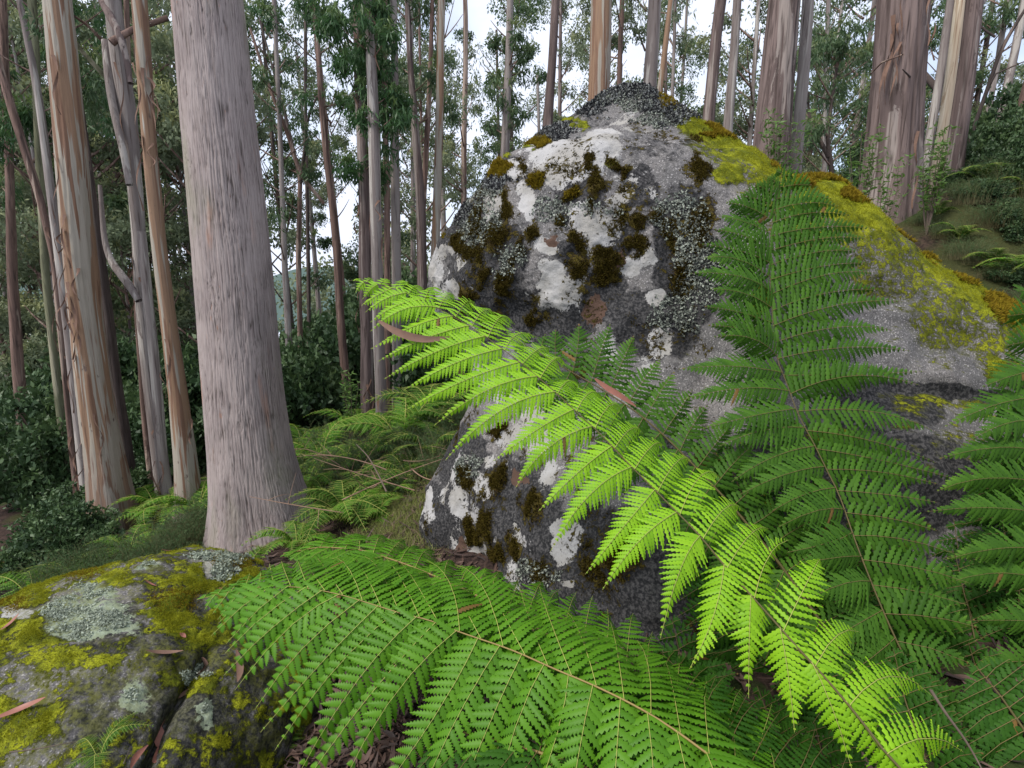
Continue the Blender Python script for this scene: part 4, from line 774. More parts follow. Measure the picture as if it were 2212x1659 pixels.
BB = [(500, 1276, 520, 1250, .08), (570, 1266, 570, 1228, .16), (640, 1266, 618, 1215, .26), (700, 1275, 655, 1205, .32), (747, 1286, 690, 1200, .36), (820, 1309, 757, 1202, .40), (880, 1328, 812, 1204, .42), (967, 1355, 880, 1216, .44), (1037, 1379, 955, 1226, .44), (1127, 1411, 1040, 1242, .43), (1187, 1439, 1115, 1262, .42), (1270, 1473, 1200, 1305, .40), (1334, 1503, 1290, 1340, .38), (1400, 1538, 1380, 1380, .35), (1460, 1576, 1450, 1430, .32), (1600, 1690, 1600, 1560, .25)]
frond(f1, c1, BRC, BA, BB, 28, 'mid', .100, .0215, 8, 12, .10, .12, 'mid-green frond lying low across the bottom of the picture', .0032, 'rachis', stem=stem1, droop=.22, pw=1.1, face=1.0, sweep=.38)
CRC = [(612, 1196, 2.0), (690, 1180, 1.94), (780, 1186, 1.88), (870, 1215, 1.80), (960, 1252, 1.71), (1060, 1300, 1.6), (1200, 1380, 1.45), (1350, 1470, 1.30), (1500, 1570, 1.15), (1640, 1680, 1.0)]
CA = [(690, 1180, 640, 1215, -.14), (780, 1186, 660, 1262, -.3), (870, 1215, 720, 1330, -.36), (960, 1252, 790, 1400, -.4), (1060, 1300, 920, 1480, -.4), (1200, 1380, 1100, 1590, -.38), (1350, 1470, 1290, 1690, -.34), (1500, 1570, 1500, 1760, -.3)]
CB = [(690, 1180, 720, 1160, .16), (780, 1186, 800, 1158, .26), (830, 1200, 872, 1162, .3), (870, 1215, 915, 1180, .32), (960, 1252, 990, 1218, .33), (1060, 1300, 1085, 1240, .33), (1130, 1340, 1160, 1262, .33), (1200, 1380, 1240, 1276, .32), (1280, 1425, 1300, 1300, .3), (1350, 1470, 1370, 1330, .28), (1420, 1515, 1440, 1390, .26), (1500, 1570, 1530, 1450, .24), (1570, 1630, 1620, 1500, .2)]
frond(f1, c1, CRC, CA, CB, 28, 'mid', .095, .0205, 8, 13, .1, .22, 'mid-green frond behind the low one, tip near the foot of the huge trunk', .007, 'rachis', stem=stem1, pw=1.1)
DRC = [(1180, 1560, 1.12), (1300, 1590, 1.08), (1420, 1630, 1.02), (1540, 1680, .97), (1680, 1760, .9), (1850, 1880, .8)]
DA = [(1300, 1590, 1190, 1730, -.15), (1420, 1630, 1330, 1820, -.2), (1680, 1760, 1640, 1950, -.2)]
DB = [(1300, 1590, 1370, 1470, .22), (1420, 1630, 1510, 1450, .26), (1480, 1655, 1575, 1470, .27), (1540, 1680, 1645, 1495, .27), (1620, 1725, 1715, 1540, .26), (1680, 1760, 1775, 1585, .24), (1800, 1850, 1900, 1700, .2)]
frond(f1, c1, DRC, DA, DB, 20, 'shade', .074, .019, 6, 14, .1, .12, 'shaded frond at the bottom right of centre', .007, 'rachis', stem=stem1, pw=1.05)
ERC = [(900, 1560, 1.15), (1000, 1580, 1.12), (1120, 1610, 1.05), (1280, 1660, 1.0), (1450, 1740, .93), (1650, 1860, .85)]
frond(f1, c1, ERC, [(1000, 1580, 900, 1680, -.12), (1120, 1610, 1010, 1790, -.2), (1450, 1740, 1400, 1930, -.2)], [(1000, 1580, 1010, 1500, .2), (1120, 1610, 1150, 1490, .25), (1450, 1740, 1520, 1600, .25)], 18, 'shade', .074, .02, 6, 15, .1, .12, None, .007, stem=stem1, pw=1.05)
# plant two: upright dark frond and its neighbours, against the boulder
c2 = ZE(1.85, 1.25)
f2 = thing('tree_fern', 'dark green fern with one tall upright frond against the mossy boulder slope', 'fern', c2); stem2 = c2 + np.array([0, 0, .1])
URC = [(1690, 366, 2.42), (1684, 400, 2.40), (1672, 450, 2.36), (1664, 500, 2.32), (1662, 553, 2.28), (1665, 636, 2.2), (1672, 720, 2.12), (1680, 785, 2.05), (1697, 816, 2.01), (1715, 873, 1.95), (1735, 916, 1.9), (1762, 963, 1.85), (1785, 1013, 1.8), (1812, 1063, 1.75), (1828, 1110, 1.7), (1850, 1175, 1.63), (1882, 1256, 1.55), (1908, 1320, 1.5), (1935, 1380, 1.45), (1970, 1450, 1.4), (2020, 1540, 1.33), (2090, 1680, 1.25)]
UA = [(1684, 400, 1660, 384, -.02), (1680, 420, 1628, 396, -.02), (1672, 450, 1592, 422, -.03), (1666, 480, 1566, 442, -.03), (1664, 505, 1552, 470, -.04), (1662, 540, 1545, 500, -.05), (1662, 565, 1525, 520, -.06), (1664, 600, 1512, 550, -.07), (1665, 640, 1490, 606, -.08), (1668, 680, 1540, 640, -.08), (1672, 720, 1530, 690, -.08), (1680, 785, 1545, 730, -.09),
      (1686, 800, 1478, 795, -.1), (1700, 830, 1470, 845, -.1), (1715, 873, 1500, 905, -.1), (1735, 916, 1520, 965, -.1), (1762, 963, 1555, 1036, -.1), (1785, 1013, 1602, 1093, -.1), (1812, 1063, 1655, 1112, -.1), (1828, 1110, 1690, 1155, -.1), (1850, 1175, 1700, 1200, -.1), (1882, 1256, 1742, 1290, -.1), (1908, 1320, 1800, 1400, -.1), (1970, 1450, 1860, 1560, -.1), (2090, 1680, 1990, 1760, -.1)]
UB = [(1684, 400, 1748, 396, -.02), (1680, 420, 1782, 422, -.02), (1672, 450, 1812, 440, -.03), (1666, 480, 1852, 460, -.03), (1664, 505, 1875, 484, -.04), (1662, 545, 1902, 520, -.04), (1663, 590, 1872, 562, -.05), (1665, 636, 1898, 592, -.06), (1670, 700, 1952, 652, -.07), (1676, 760, 1958, 743, -.08), (1690, 805, 1995, 816, -.09), (1705, 845, 2015, 838, -.09), (1715, 873, 2006, 903, -.1), (1735, 916, 2020, 990, -.1),
      (1762, 963, 2060, 1040, -.1), (1800, 1040, 2030, 1060, -.1), (1828, 1110, 2025, 1139, -.1), (1850, 1175, 2085, 1222, -.1), (1882, 1256, 2092, 1303, -.1), (1908, 1320, 2105, 1345, -.1), (1935, 1380, 2090, 1423, -.1), (1970, 1450, 2110, 1569, -.1), (2090, 1680, 2240, 1740, -.1)]
frond(f2, c2, URC, UA, UB, 31, 'deep', .112, .0180, 6, 21, .14, .14, 'tall upright dark green frond', .0036, 'rachisdark', stem=stem2, droop=.2, pw=1.15, bdir=(0, -.5, .8), face=1.0, sweep=.40)
FRC = [(1110, 730, 2.2), (1170, 765, 2.15), (1230, 800, 2.1), (1297, 838, 2.04), (1370, 885, 1.98), (1430, 935, 1.92), (1500, 1005, 1.85), (1580, 1090, 1.78), (1680, 1210, 1.68), (1800, 1380, 1.52), (1920, 1560, 1.38)]
FA = [(1170, 765, 1130, 830, -.06), (1230, 800, 1170, 900, -.1), (1370, 885, 1290, 1020, -.12), (1500, 1005, 1420, 1160, -.14), (1680, 1210, 1590, 1370, -.14), (1920, 1560, 1850, 1700, -.1)]
FB = [(1140, 745, 1155, 715, .02), (1170, 765, 1182, 722, .04), (1215, 792, 1217, 702, .05), (1240, 806, 1257, 697, .06), (1268, 822, 1303, 697, .07), (1305, 842, 1358, 707, .08), (1350, 872, 1434, 757, .08), (1385, 895, 1452, 795, .08), (1430, 935, 1490, 835, .08), (1500, 1005, 1570, 900, .06), (1580, 1090, 1680, 1000, .04), (1680, 1210, 1790, 1150, .03), (1920, 1560, 2030, 1500, 0)]
frond(f2, c2, FRC, FA, FB, 21, 'deep', .115, .017, 6, 22, .08, .1, 'dark frond behind the lime one, its leaflets pointing up against the rock', .007, 'rachisdark', stem=stem2, pw=1.05)
G2 = [(1560, 960, 2.0), (1600, 1060, 1.9), (1660, 1180, 1.8), (1740, 1320, 1.65), (1840, 1470, 1.5), (1960, 1640, 1.35)]
frond(f2, c2, G2, [(1600, 1060, 1490, 1080, -.05), (1660, 1180, 1530, 1240, -.08), (1740, 1320, 1600, 1420, -.1), (1960, 1640, 1820, 1760, -.1)],
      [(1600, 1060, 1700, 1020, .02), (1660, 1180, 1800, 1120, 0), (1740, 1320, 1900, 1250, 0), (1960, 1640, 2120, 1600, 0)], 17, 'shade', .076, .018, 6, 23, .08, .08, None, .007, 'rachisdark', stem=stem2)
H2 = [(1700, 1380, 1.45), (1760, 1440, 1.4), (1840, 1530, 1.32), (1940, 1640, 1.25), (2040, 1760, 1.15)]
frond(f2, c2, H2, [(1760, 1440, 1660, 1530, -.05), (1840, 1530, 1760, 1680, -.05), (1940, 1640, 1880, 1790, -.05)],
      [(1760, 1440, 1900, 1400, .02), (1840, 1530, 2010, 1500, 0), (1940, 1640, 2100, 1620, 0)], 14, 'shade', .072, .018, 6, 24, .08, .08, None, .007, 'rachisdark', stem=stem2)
# plant three: fronds reaching in from the right edge
c3 = ZE(2.35, 1.35)
f3 = thing('tree_fern', 'dark fern reaching in from the right edge, only its left leaflets in view', 'fern', c3); stem3 = c3 + np.array([0, 0, .1])
RRC = [(2215, 600, 2.1), (2235, 680, 2.05), (2255, 780, 1.98), (2270, 880, 1.9), (2285, 1000, 1.8), (2300, 1150, 1.7), (2315, 1300, 1.6), (2330, 1450, 1.5), (2360, 1650, 1.4)]
RA = [(2235, 680, 2170, 680, -.02), (2255, 780, 2165, 800, -.05), (2262, 820, 2078, 885, -.1), (2275, 920, 2048, 965, -.1), (2285, 1000, 2042, 1010, -.1), (2295, 1100, 2032, 1095, -.1), (2302, 1170, 2022, 1160, -.1), (2312, 1270, 2065, 1272, -.1), (2325, 1400, 2072, 1396, -.1), (2335, 1480, 2108, 1460, -.1), (2345, 1560, 2125, 1540, -.1), (2360, 1650, 2095, 1640, -.1)]
RB = [(2235, 680, 2330, 650, 0), (2270, 880, 2500, 860, 0), (2300, 1150, 2560, 1150, 0), (2360, 1650, 2600, 1650, 0)]
frond(f3, c3, RRC, RA, RB, 15, 'deep', .120, .021, 6, 31, .16, .12, 'dark frond whose leaflets point left from the edge', .005, 'rachisdark', stem=stem3, pw=1.05, bdir=(0, -.3, .8), face=1.0, sweep=.40)
R2 = [(2180, 900, 2.0), (2200, 1000, 1.92), (2225, 1150, 1.82), (2255, 1320, 1.7), (2290, 1500, 1.58), (2330, 1700, 1.45)]
frond(f3, c3, R2, [(2200, 1000, 2080, 1030, 0), (2225, 1150, 2030, 1190, 0), (2255, 1320, 2010, 1370, 0), (2290, 1500, 2030, 1540, 0), (2330, 1700, 2060, 1740, 0)],
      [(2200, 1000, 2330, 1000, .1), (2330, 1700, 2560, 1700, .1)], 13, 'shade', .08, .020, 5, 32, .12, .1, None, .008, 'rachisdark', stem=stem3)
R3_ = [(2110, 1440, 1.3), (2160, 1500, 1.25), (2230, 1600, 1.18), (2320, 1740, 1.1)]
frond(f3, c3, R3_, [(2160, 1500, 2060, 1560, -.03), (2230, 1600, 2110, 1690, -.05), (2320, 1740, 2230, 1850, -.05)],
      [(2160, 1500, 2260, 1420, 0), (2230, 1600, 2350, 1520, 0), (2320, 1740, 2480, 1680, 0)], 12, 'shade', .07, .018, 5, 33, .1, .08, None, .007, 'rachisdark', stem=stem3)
_bu, _bv = proj(BV[::3, ::3].reshape(-1, 3)); _by = BV[::3, ::3].reshape(-1, 3)[:, 1]
def rock_y(u, v):
    k = (np.abs(_bu - u) < 22) & (np.abs(_bv - v) < 22); return float(_by[k].min()) if k.any() else 9.0
def auto(parent, org, rach, wA, wB, N, mat, hw, sp, K, seed, stem, dA=-.06, dB=.04, sag=.35, face=.45):
    rach = [(a_, b_, min(c_, rock_y(a_, b_) - .10)) for a_, b_, c_ in rach]; Rr = np.array(rach, float); T = nrm(np.gradient(Rr[:, :2], axis=0)) * -1; A = []; B = []
    q = np.linspace(0, 1, len(Rr))
    for k in range(1 if len(Rr) > 3 else 0, len(Rr)):
        pr = .35 + .65 * math.sin(min(1, q[k] * 1.5) * math.pi / 2); t = T[k]; p = np.array([t[1], -t[0]])
        for L, sg_, w, dd in ((A, -1, wA, dA), (B, 1, wB, dB)):
            e = Rr[k, :2] + sg_ * -1 * p * w * pr * -1 + t * .35 * w * pr + np.array([0, sag * w * pr]); L.append((Rr[k, 0], Rr[k, 1], e[0], e[1], dd * pr))
    return frond(parent, org, rach, A, B, N, mat, hw, sp, K, seed, .14, .14, None, .0045, 'rachisdark', stem=stem, pw=1.05, face=face)
for q, (u0, v0, y0) in enumerate([(1560, 1240, 1.9), (1700, 1180, 1.95), (1950, 1180, 2.05), (2120, 1250, 2.0), (1620, 1400, 1.7), (2060, 1420, 1.8), (1900, 1300, 1.85), (1780, 1450, 1.6), (1960, 1520, 1.62), (1840, 1560, 1.3), (2000, 1330, 1.7), (2150, 1480, 1.5), (1700, 1500, 1.4), (1450, 1330, 1.6), (2060, 1180, 1.9), (1930, 1400, 1.35), (1850, 1480, 1.3), (1760, 1560, 1.2), (2100, 1560, 1.3), (1650, 1580, 1.2), (2010, 1460, 1.35), (1560, 1500, 1.3)]):
    auto(f2 if u0 < 2000 else f3, c2 if u0 < 2000 else c3, [(u0, v0, y0), (u0 + 25, v0 + 110, y0 - .06), (u0 + 70, v0 + 240, y0 - .15), (u0 + 140, v0 + 400, y0 - .3)], 130, 120, 12, 'shade', .07, .019, 3, 60 + q, stem2 if u0 < 2000 else stem3)
auto(f2, c2, [(2060, 1120, 1.9), (2080, 1250, 1.82), (2110, 1400, 1.72), (2150, 1600, 1.55)], 150, 130, 16, 'shade', .066, .018, 5, 41, stem2)
auto(f2, c2, [(1480, 1150, 1.78), (1570, 1290, 1.7), (1650, 1420, 1.6), (1750, 1580, 1.45), (1850, 1720, 1.3)], 150, 150, 20, 'shade', .066, .018, 5, 42, stem2)
auto(f2, c2, [(1850, 1080, 1.98), (1900, 1230, 1.88), (1960, 1400, 1.72), (2030, 1580, 1.52), (2090, 1720, 1.38)], 170, 170, 20, 'shade', .07, .018, 5, 43, stem2)
auto(f3, c3, [(2205, 1230, 1.6), (2195, 1400, 1.55), (2205, 1560, 1.45), (2240, 1720, 1.35)], 150, 120, 14, 'deep', .066, .018, 5, 44, stem3)
auto(f1, c1, [(1635, 1480, 1.28), (1665, 1560, 1.22), (1720, 1650, 1.14), (1800, 1780, 1.02)], 80, 90, 14, 'shade', .05, .015, 5, 45, stem1)
auto(f1, c1, [(1420, 1400, 1.42), (1500, 1480, 1.34), (1600, 1600, 1.22), (1720, 1740, 1.06)], 90, 100, 16, 'shade', .055, .016, 5, 46, stem1)
auto(f3, c3, [(2090, 1380, 1.5), (2120, 1480, 1.44), (2170, 1600, 1.36), (2240, 1740, 1.26)], 140, 120, 14, 'shade', .062, .018, 5, 47, stem3)
auto(f3, c3, [(2150, 1000, 2.0), (2165, 1120, 1.95), (2190, 1260, 1.86), (2230, 1420, 1.75), (2280, 1600, 1.6)], 130, 110, 16, 'shade', .07, .019, 5, 48, stem3)
# ---- generic small ferns of the middle ground (shared fronds)
def arch_frond(L, rise, N, hw, seed, K=2):
    rg = np.random.default_rng(seed); mb = MB(); t = np.linspace(0, 1, 60)[:, None]
    C = bez(np.array([0, 0, 0.]), np.array([L * .35, 0, rise * 1.5]), np.array([L, 0, rise * .35]), 60); T = nrm(np.gradient(C, axis=0))
    for i in range(N):
        s = .14 + .84 * (i / (N - 1)); k = int(s * 59); pl = L * .27 * math.sin(min(1, (1 - s) * 1.25 + .04) * math.pi * .5) * (.6 + .4 * min(1, s * 4)); N_ = nrm(np.cross(T[k], np.array([0, 1., 0])) * -1)
        N_ = N_ if N_[2] > 0 else -N_
        for sd in (1, -1):
            of = np.array([.35 * T[k, 0], sd, 0]) * pl + T[k] * pl * .25 + np.array([0, 0, -.22 * pl]) + rg.normal(size=3) * .04 * pl
            pinna(mb, C[k], C[k] + of, N_, hw * min(1, .3 + pl / (L * .25)), .022, K, rg, .12, (0, 0, 1), .25, rg.uniform(0, .3), rib=.002)
    mb.tube(C[::4], np.linspace(.007, .002, len(C[::4])), 5, m=1); return mb
GF = {}
for mt in ('mid', 'deep', 'lime'):
    GF[mt] = [arch_frond(.9, .42, 17, .036, 200 + k).mesh('frond', [M[mt], M['costa']]) for k in range(2)]
def small_fern(label, u, v, Y, n, sc, mt='mid', group=None, z=None, spread=6.28, a0=0.0, tilt=0.0):
    p = W(u, v, Y); g = float(G(p[0], p[1])); loc = np.array([p[0], p[1], g - .02 if z is None else p[2]])
    root = thing('fern', label, 'fern', loc, group); rg = np.random.default_rng(int(u * 7 + v))
    for k in range(n):
        o = bpy.data.objects.new('frond', GF[mt][k % 2]); link(o, root, (0, 0, 0)); s = sc * rg.uniform(.8, 1.15); o.scale = (s, s, s * rg.uniform(.8, 1.3))
        o.rotation_euler = (rg.normal() * .15, rg.uniform(-.35, .15) + tilt, a0 + spread * (k + rg.random() * .6) / n)
small_fern('feathery fern clump under the shrubs right of the huge grey trunk', 690, 930, 6.0, 9, .9)
small_fern('bright tall fern clump beside the pale boles of the leafy tree cluster', 865, 890, 5.6, 11, 1.05)
small_fern('broad fern clump half hidden behind the lime frond, left of the boulder', 930, 870, 6.5, 10, 1.1, 'deep')
small_fern('low fern at the grassy patch left of the boulder foot', 760, 1110, 3.9, 8, .50, 'mid')
small_fern('small dark fern above the grassy patch near the leaning twig', 800, 1010, 4.4, 8, .5, 'deep')
small_fern('long-fronded fern standing in the heath above the grassy patch', 745, 1075, 4.0, 10, .62, 'deep')
small_fern('yellowish fern among the heath nearest the grassy patch', 815, 1085, 3.8, 6, .3, 'mid')
small_fern('fern in the heath close to the left flank of the boulder', 880, 1000, 4.6, 9, .6, 'deep')
small_fern('fern on the right side of the huge trunk among dry twigs', 665, 1010, 5.0, 8, .6)
for i, (u, v, Y, n, s_, m_) in enumerate([(660, 960, 5.6, 9, .8, 'mid'), (735, 940, 5.5, 9, .8, 'deep'), (800, 955, 5.2, 9, .75, 'mid'), (890, 930, 5.2, 9, .85, 'mid'), (700, 1040, 4.6, 8, .5, 'deep'), (850, 1040, 4.3, 8, .5, 'mid'), (930, 960, 4.9, 9, .8, 'deep'), (640, 900, 7.5, 9, 1.1, 'mid'), (760, 890, 7.5, 9, 1.1, 'mid')]):
    small_fern('green fern mixed into the heath thicket right of the huge trunk', u, v, Y, n, s_ * .74, m_, 'ferns in the heath thicket')
for i, (u, v, Y, n, s_, m_) in enumerate([(2070, 520, 5.2, 8, .5, 'deep'), (2150, 540, 4.8, 8, .55, 'deep'), (2200, 500, 5.6, 9, .6, 'mid'), (2110, 480, 6.2, 8, .7, 'deep'), (2020, 500, 5.6, 7, .4, 'deep')]):
    small_fern('dark fern among the heath on the right slope', u, v, Y, n, s_ * .6, 'deep', 'ferns on the right slope')
for i, (u, v, Y, n, s_, m_) in enumerate([(60, 1190, 3.9, 9, .6, 'mid'), (150, 1180, 4.3, 8, .55, 'deep'), (270, 1150, 4.6, 8, .55, 'mid'), (0, 1130, 4.8, 9, .7, 'deep')]):
    small_fern('fern in the hollow behind the mossy rock', u, v, Y, n, s_, m_, 'ferns behind the mossy rock')
small_fern('fern clump hugging the right foot of the huge grey trunk', 640, 1175, 3.7, 9, .42)
small_fern('tiny pale fern between the mossy rock and the huge grey trunk', 505, 1185, 3.3, 7, .36)
small_fern('bright fern showing in the gap left of the huge grey trunk', 425, 1090, 5.6, 8, .75)
small_fern('bright fern between the streaked trunk and its leaning neighbour', 345, 1110, 6.0, 9, .8)
small_fern('light fern cut by the left edge above the mossy rock', -20, 1215, 3.2, 8, .62)
small_fern('fern tucked low between the mossy rock and the fronds', 560, 1230, 2.9, 7, .38, 'deep')
small_fern('fern at the far right edge behind the mossy ridge', 2215, 610, 4.6, 9, .6, 'mid')
small_fern('small dark fern at the bottom edge in front of the mossy rock', 215, 1650, 1.02, 5, .13, 'deep', z=1)
small_fern('little fern in the shadow right of the mossy rock', 545, 1560, 1.5, 6, .26, 'deep')
small_fern('little fern at the bottom edge below the rock crack', 470, 1670, 1.25, 5, .16, 'deep')
# ------------------------------------------------------------------ undergrowth
def bush_var(seed, n, cl, L, wd, mat, R_=.8, H=1.0):
    rg = np.random.default_rng(seed); lf = MB(); tw = MB()
    for k in range(n):
        a = rg.uniform(0, 6.28); rd = R_ * rg.random() ** .6; z = H * (.15 + .85 * rg.random()) * (1 - .45 * (rd / R_) ** 2); c = np.array([math.cos(a) * rd, math.sin(a) * rd, z])
        leaves(lf, c, .26, cl, L, wd, -.1, None, rg, .7); tw.tube(bez(np.array([0, 0, 0.]), np.array([c[0] * .3, c[1] * .3, z * .7]), c, 5), np.linspace(.02, .005, 5), 4)
    return lf.mesh('foliage', [M[mat]], smooth=False), tw.mesh('stems', [M['twig']])
BU = [bush_var(300 + k, 42, 300, .075, .26, 'bush') for k in range(3)]
def place(vars_, name, label, cat, u, Y, sc, group=None, k=0, rz=0.0, sz=1.0, dz=0.0):
    p = W(u, 700, Y); root = thing(name, label, cat, (p[0], Y, float(G(p[0], Y)) + dz), group)
    for me, nm in zip(vars_[k % len(vars_)], ('foliage', 'stems')):
        o = bpy.data.objects.new(nm, me); link(o, root); o.scale = (sc, sc, sc * sz); o.rotation_euler = (0, 0, rz)
bg = np.random.default_rng(77)
for k in range(58):
    u = -60 + 1130 * (k + bg.random()) / 58; Y = bg.uniform(8.5, 17)
    if 640 < u < 1000: Y = bg.uniform(11, 17)
    ar = 'left of the orange streaked trunk' if u < 150 else 'between the orange streaked trunk and the huge grey trunk' if u < 500 else 'right of the huge grey trunk'
    place(BU, 'dark_shrub', 'dark shrub ' + ('near' if Y < 12 else 'deep') + ' in the understorey ' + ar, 'shrub', u, Y, bg.uniform(1.1, 2.0) * Y / 12, ('nearer' if Y < 12 else 'deeper') + ' dark shrubs ' + ar, k, bg.uniform(0, 6), bg.uniform(.9, 1.5))
for k in range(26):
    u = 1500 + 800 * (k + bg.random()) / 26; Y = bg.uniform(12, 20)
    place(BU, 'ridge_shrub', 'dark green shrub on the ridge behind the right trunks', 'shrub', u, Y, bg.uniform(.8, 1.5), 'ridge shrubs', k, bg.uniform(0, 6), bg.uniform(.7, 1.1))
for i, (u, Y, sc_) in enumerate([(2120, 8.5, .9), (2180, 9.5, 1.1), (2240, 9, 1.2), (2060, 10, .9), (2205, 6.6, .6), (2150, 7.2, .6), (2100, 7.6, .5), (2230, 5.6, .5)]):
    place(BU, 'shrub', 'dark green shrub behind the heath at the right edge', 'shrub', u, Y, sc_, 'dark shrubs behind the right heath', i, i * 1.7, 1.5)
for i, (u, Y, sc_) in enumerate([(2080, 5.6, .34), (2150, 5.2, .36), (2200, 5.0, .34), (2130, 6.2, .45), (2220, 6.0, .45), (2040, 6.4, .36), (2180, 4.6, .28)]):
    place(BU, 'low_scrub', 'low dark scrub bush on the slope beyond the mossy ridge', 'shrub', u, Y, sc_ * .8, 'low dark scrub on the right slope', i, i * 2.1, .8)
place(BU, 'shrub', 'rounded dark shrub low on the left edge behind the mossy rock', 'shrub', 70, 5.0, .62, k=1)
place(BU, 'shrub', 'dark leafy shrub at the foot of the slim brown trunk on the left', 'shrub', 150, 6.4, .8, k=2)
def heath_var(seed, n=420, H=.8):
    rg = np.random.default_rng(seed); mb = MB()
    for k in range(n):                                          # arching wiry stems with short needles
        a = rg.uniform(0, 6.28); b = np.array([rg.normal() * .28, rg.normal() * .28, 0]); h = H * rg.uniform(.4, 1.1); o = np.array([math.cos(a), math.sin(a), 0]) * h * rg.uniform(.15, .7)
        P = bez(b, b + np.array([0, 0, h * .8]) + o * .3, b + o + np.array([0, 0, h * rg.uniform(.6, 1)]), 12); T = nrm(np.gradient(P, axis=0))
        mb.tube(P[::2], np.linspace(.003, .0012, 6), 3, a=.9); idx = rg.integers(3, 12, 46); p = P[idx] + T[idx] * rg.uniform(-.03, .03, (46, 1))
        d = nrm(T[idx] * .7 + rg.normal(size=(46, 3)) * .6); l = rg.uniform(.02, .045, (46, 1)); s = nrm(np.cross(d, rg.normal(size=(46, 3)))) * .0022
        V = np.stack([p - s, p + s, p + d * l], 1).reshape(-1, 3); mb.add(V, None, np.arange(138).reshape(-1, 3), a=rg.random() * .7)
    return mb.mesh('heath_shrub', [M['heath']], smooth=False)
HV = [heath_var(400 + k) for k in range(3)]
def heath(label, u, Y, sc, k=0, group=None, sz=1.0):
    p = W(u, 700, Y); o = bpy.data.objects.new('heath_shrub', HV[k % 3]); link(o, None, (p[0], Y, float(G(p[0], Y)) - .03)); o.scale = (sc, sc, sc * sz); o.rotation_euler = (0, 0, k * 1.3)
    tag(o, label, 'shrub', group)
for i, (u, Y, s) in enumerate([(700, 5.2, .95), (780, 5.0, 1.0), (850, 5.3, .95), (640, 5.8, .8), (900, 5.0, .9), (740, 4.4, .62), (830, 4.3, .6), (930, 4.8, .9), (980, 5.6, 1.0), (700, 6.4, 1.1), (960, 4.3, .7)]):
    heath('wiry grey-green heath shrub in the thicket between the huge trunk and the boulder', u, Y, s * .62, i, 'heath thicket left of the boulder')
for i, (u, Y, s) in enumerate([(200, 3.9, .55), (270, 3.8, .6), (330, 4.2, .62), (120, 4.2, .6), (40, 4.0, .6), (390, 4.5, .6)]):
    heath('pale wiry heath sprigs rising behind the mossy rock', u, Y, s * .8, i, 'heath sprigs behind the mossy rock', 1.2)
for i, (u, Y, s) in enumerate([(2060, 5.6, .75), (2120, 5.2, .8), (2170, 5.6, .8), (2215, 5.0, .8), (2100, 6.4, .9), (2190, 6.6, 1.0), (2030, 5.9, .6), (2150, 4.7, .6), (2230, 5.8, .9), (1960, 5.6, .4), (2090, 4.9, .5), (1880, 5.4, .5), (2180, 5.2, .8), (2060, 5.0, .6), (2010, 5.3, .5), (2130, 5.9, .8), (2200, 4.4, .6), (2240, 4.8, .7)]):
    heath('grey-green heath shrub on the slope beyond the mossy ridge at the right', u, Y, s * .48, i, 'heath on the right slope')
def sprig(label, u, Y, v0, v1, sp, n, seed):
    """upright leafy seedling: stems seen between photo rows v0 (base) and v1 (top)"""
    rg = np.random.default_rng(seed); b = W(u, v0, Y); t = W(u, v1, Y); g = float(G(b[0], b[1])); base = np.array([b[0], b[1], min(b[2], max(g, b[2] - .6))])
    root = thing('seedling', label, 'shrub', base); st = MB(); lf = MB(); s = sp / F0 * Y
    for k in range(n):
        e = np.array([b[0] + rg.normal() * s * .5, b[1] + rg.normal() * .1, b[2] + (t[2] - b[2]) * rg.uniform(.45, 1.0)]); P = bez(base, np.array([(b[0] + e[0]) / 2, b[1], (base[2] + e[2]) / 2]), e, 14)
        st.tube(P, np.linspace(.006, .002, 14), 4)
        for q in range(5, 14):
            m = 6; p = P[q] + rg.normal(size=(m, 3)) * .012; d = nrm(rg.normal(size=(m, 3)) * np.array([1, 1, .5]) + np.array([0, 0, .25])); w = nrm(np.cross(d, rg.normal(size=(m, 3)))); l = .075 * rg.uniform(.6, 1.2, (m, 1)) * Y / 6
            V = np.stack([p, p + d * l * .4 + w * l * .13, p + d * l, p + d * l * .4 - w * l * .13], 1).reshape(-1, 3); lf.add(V, np.arange(len(V)).reshape(-1, 4), a=.2)
    obj('stems', st, M['twig'], root, base); obj('foliage', lf, M['sprig'], root, base, smooth=False)
sprig('leafy pale green seedling in front of the stout purple-brown trunk', 1685, 5.6, 380, 240, 70, 14, 1)
sprig('tall leafy seedling left of the broadest right trunk', 1862, 5.2, 430, 280, 50, 9, 2)
sprig('leafy seedling against the lower bark of the broadest right trunk', 1900, 5.0, 440, 315, 50, 7, 3)
sprig('leafy seedling in front of the leaning cream trunk', 2010, 5.4, 440, 275, 50, 13, 4)
sprig('small bright seedling beside the foot of the dark rough right trunk', 2100, 6.0, 470, 400, 40, 6, 5)
sprig('small leafy shoots on the dark shrubs by the reddish leaning trunk', 755, 6.5, 900, 800, 30, 5, 6)
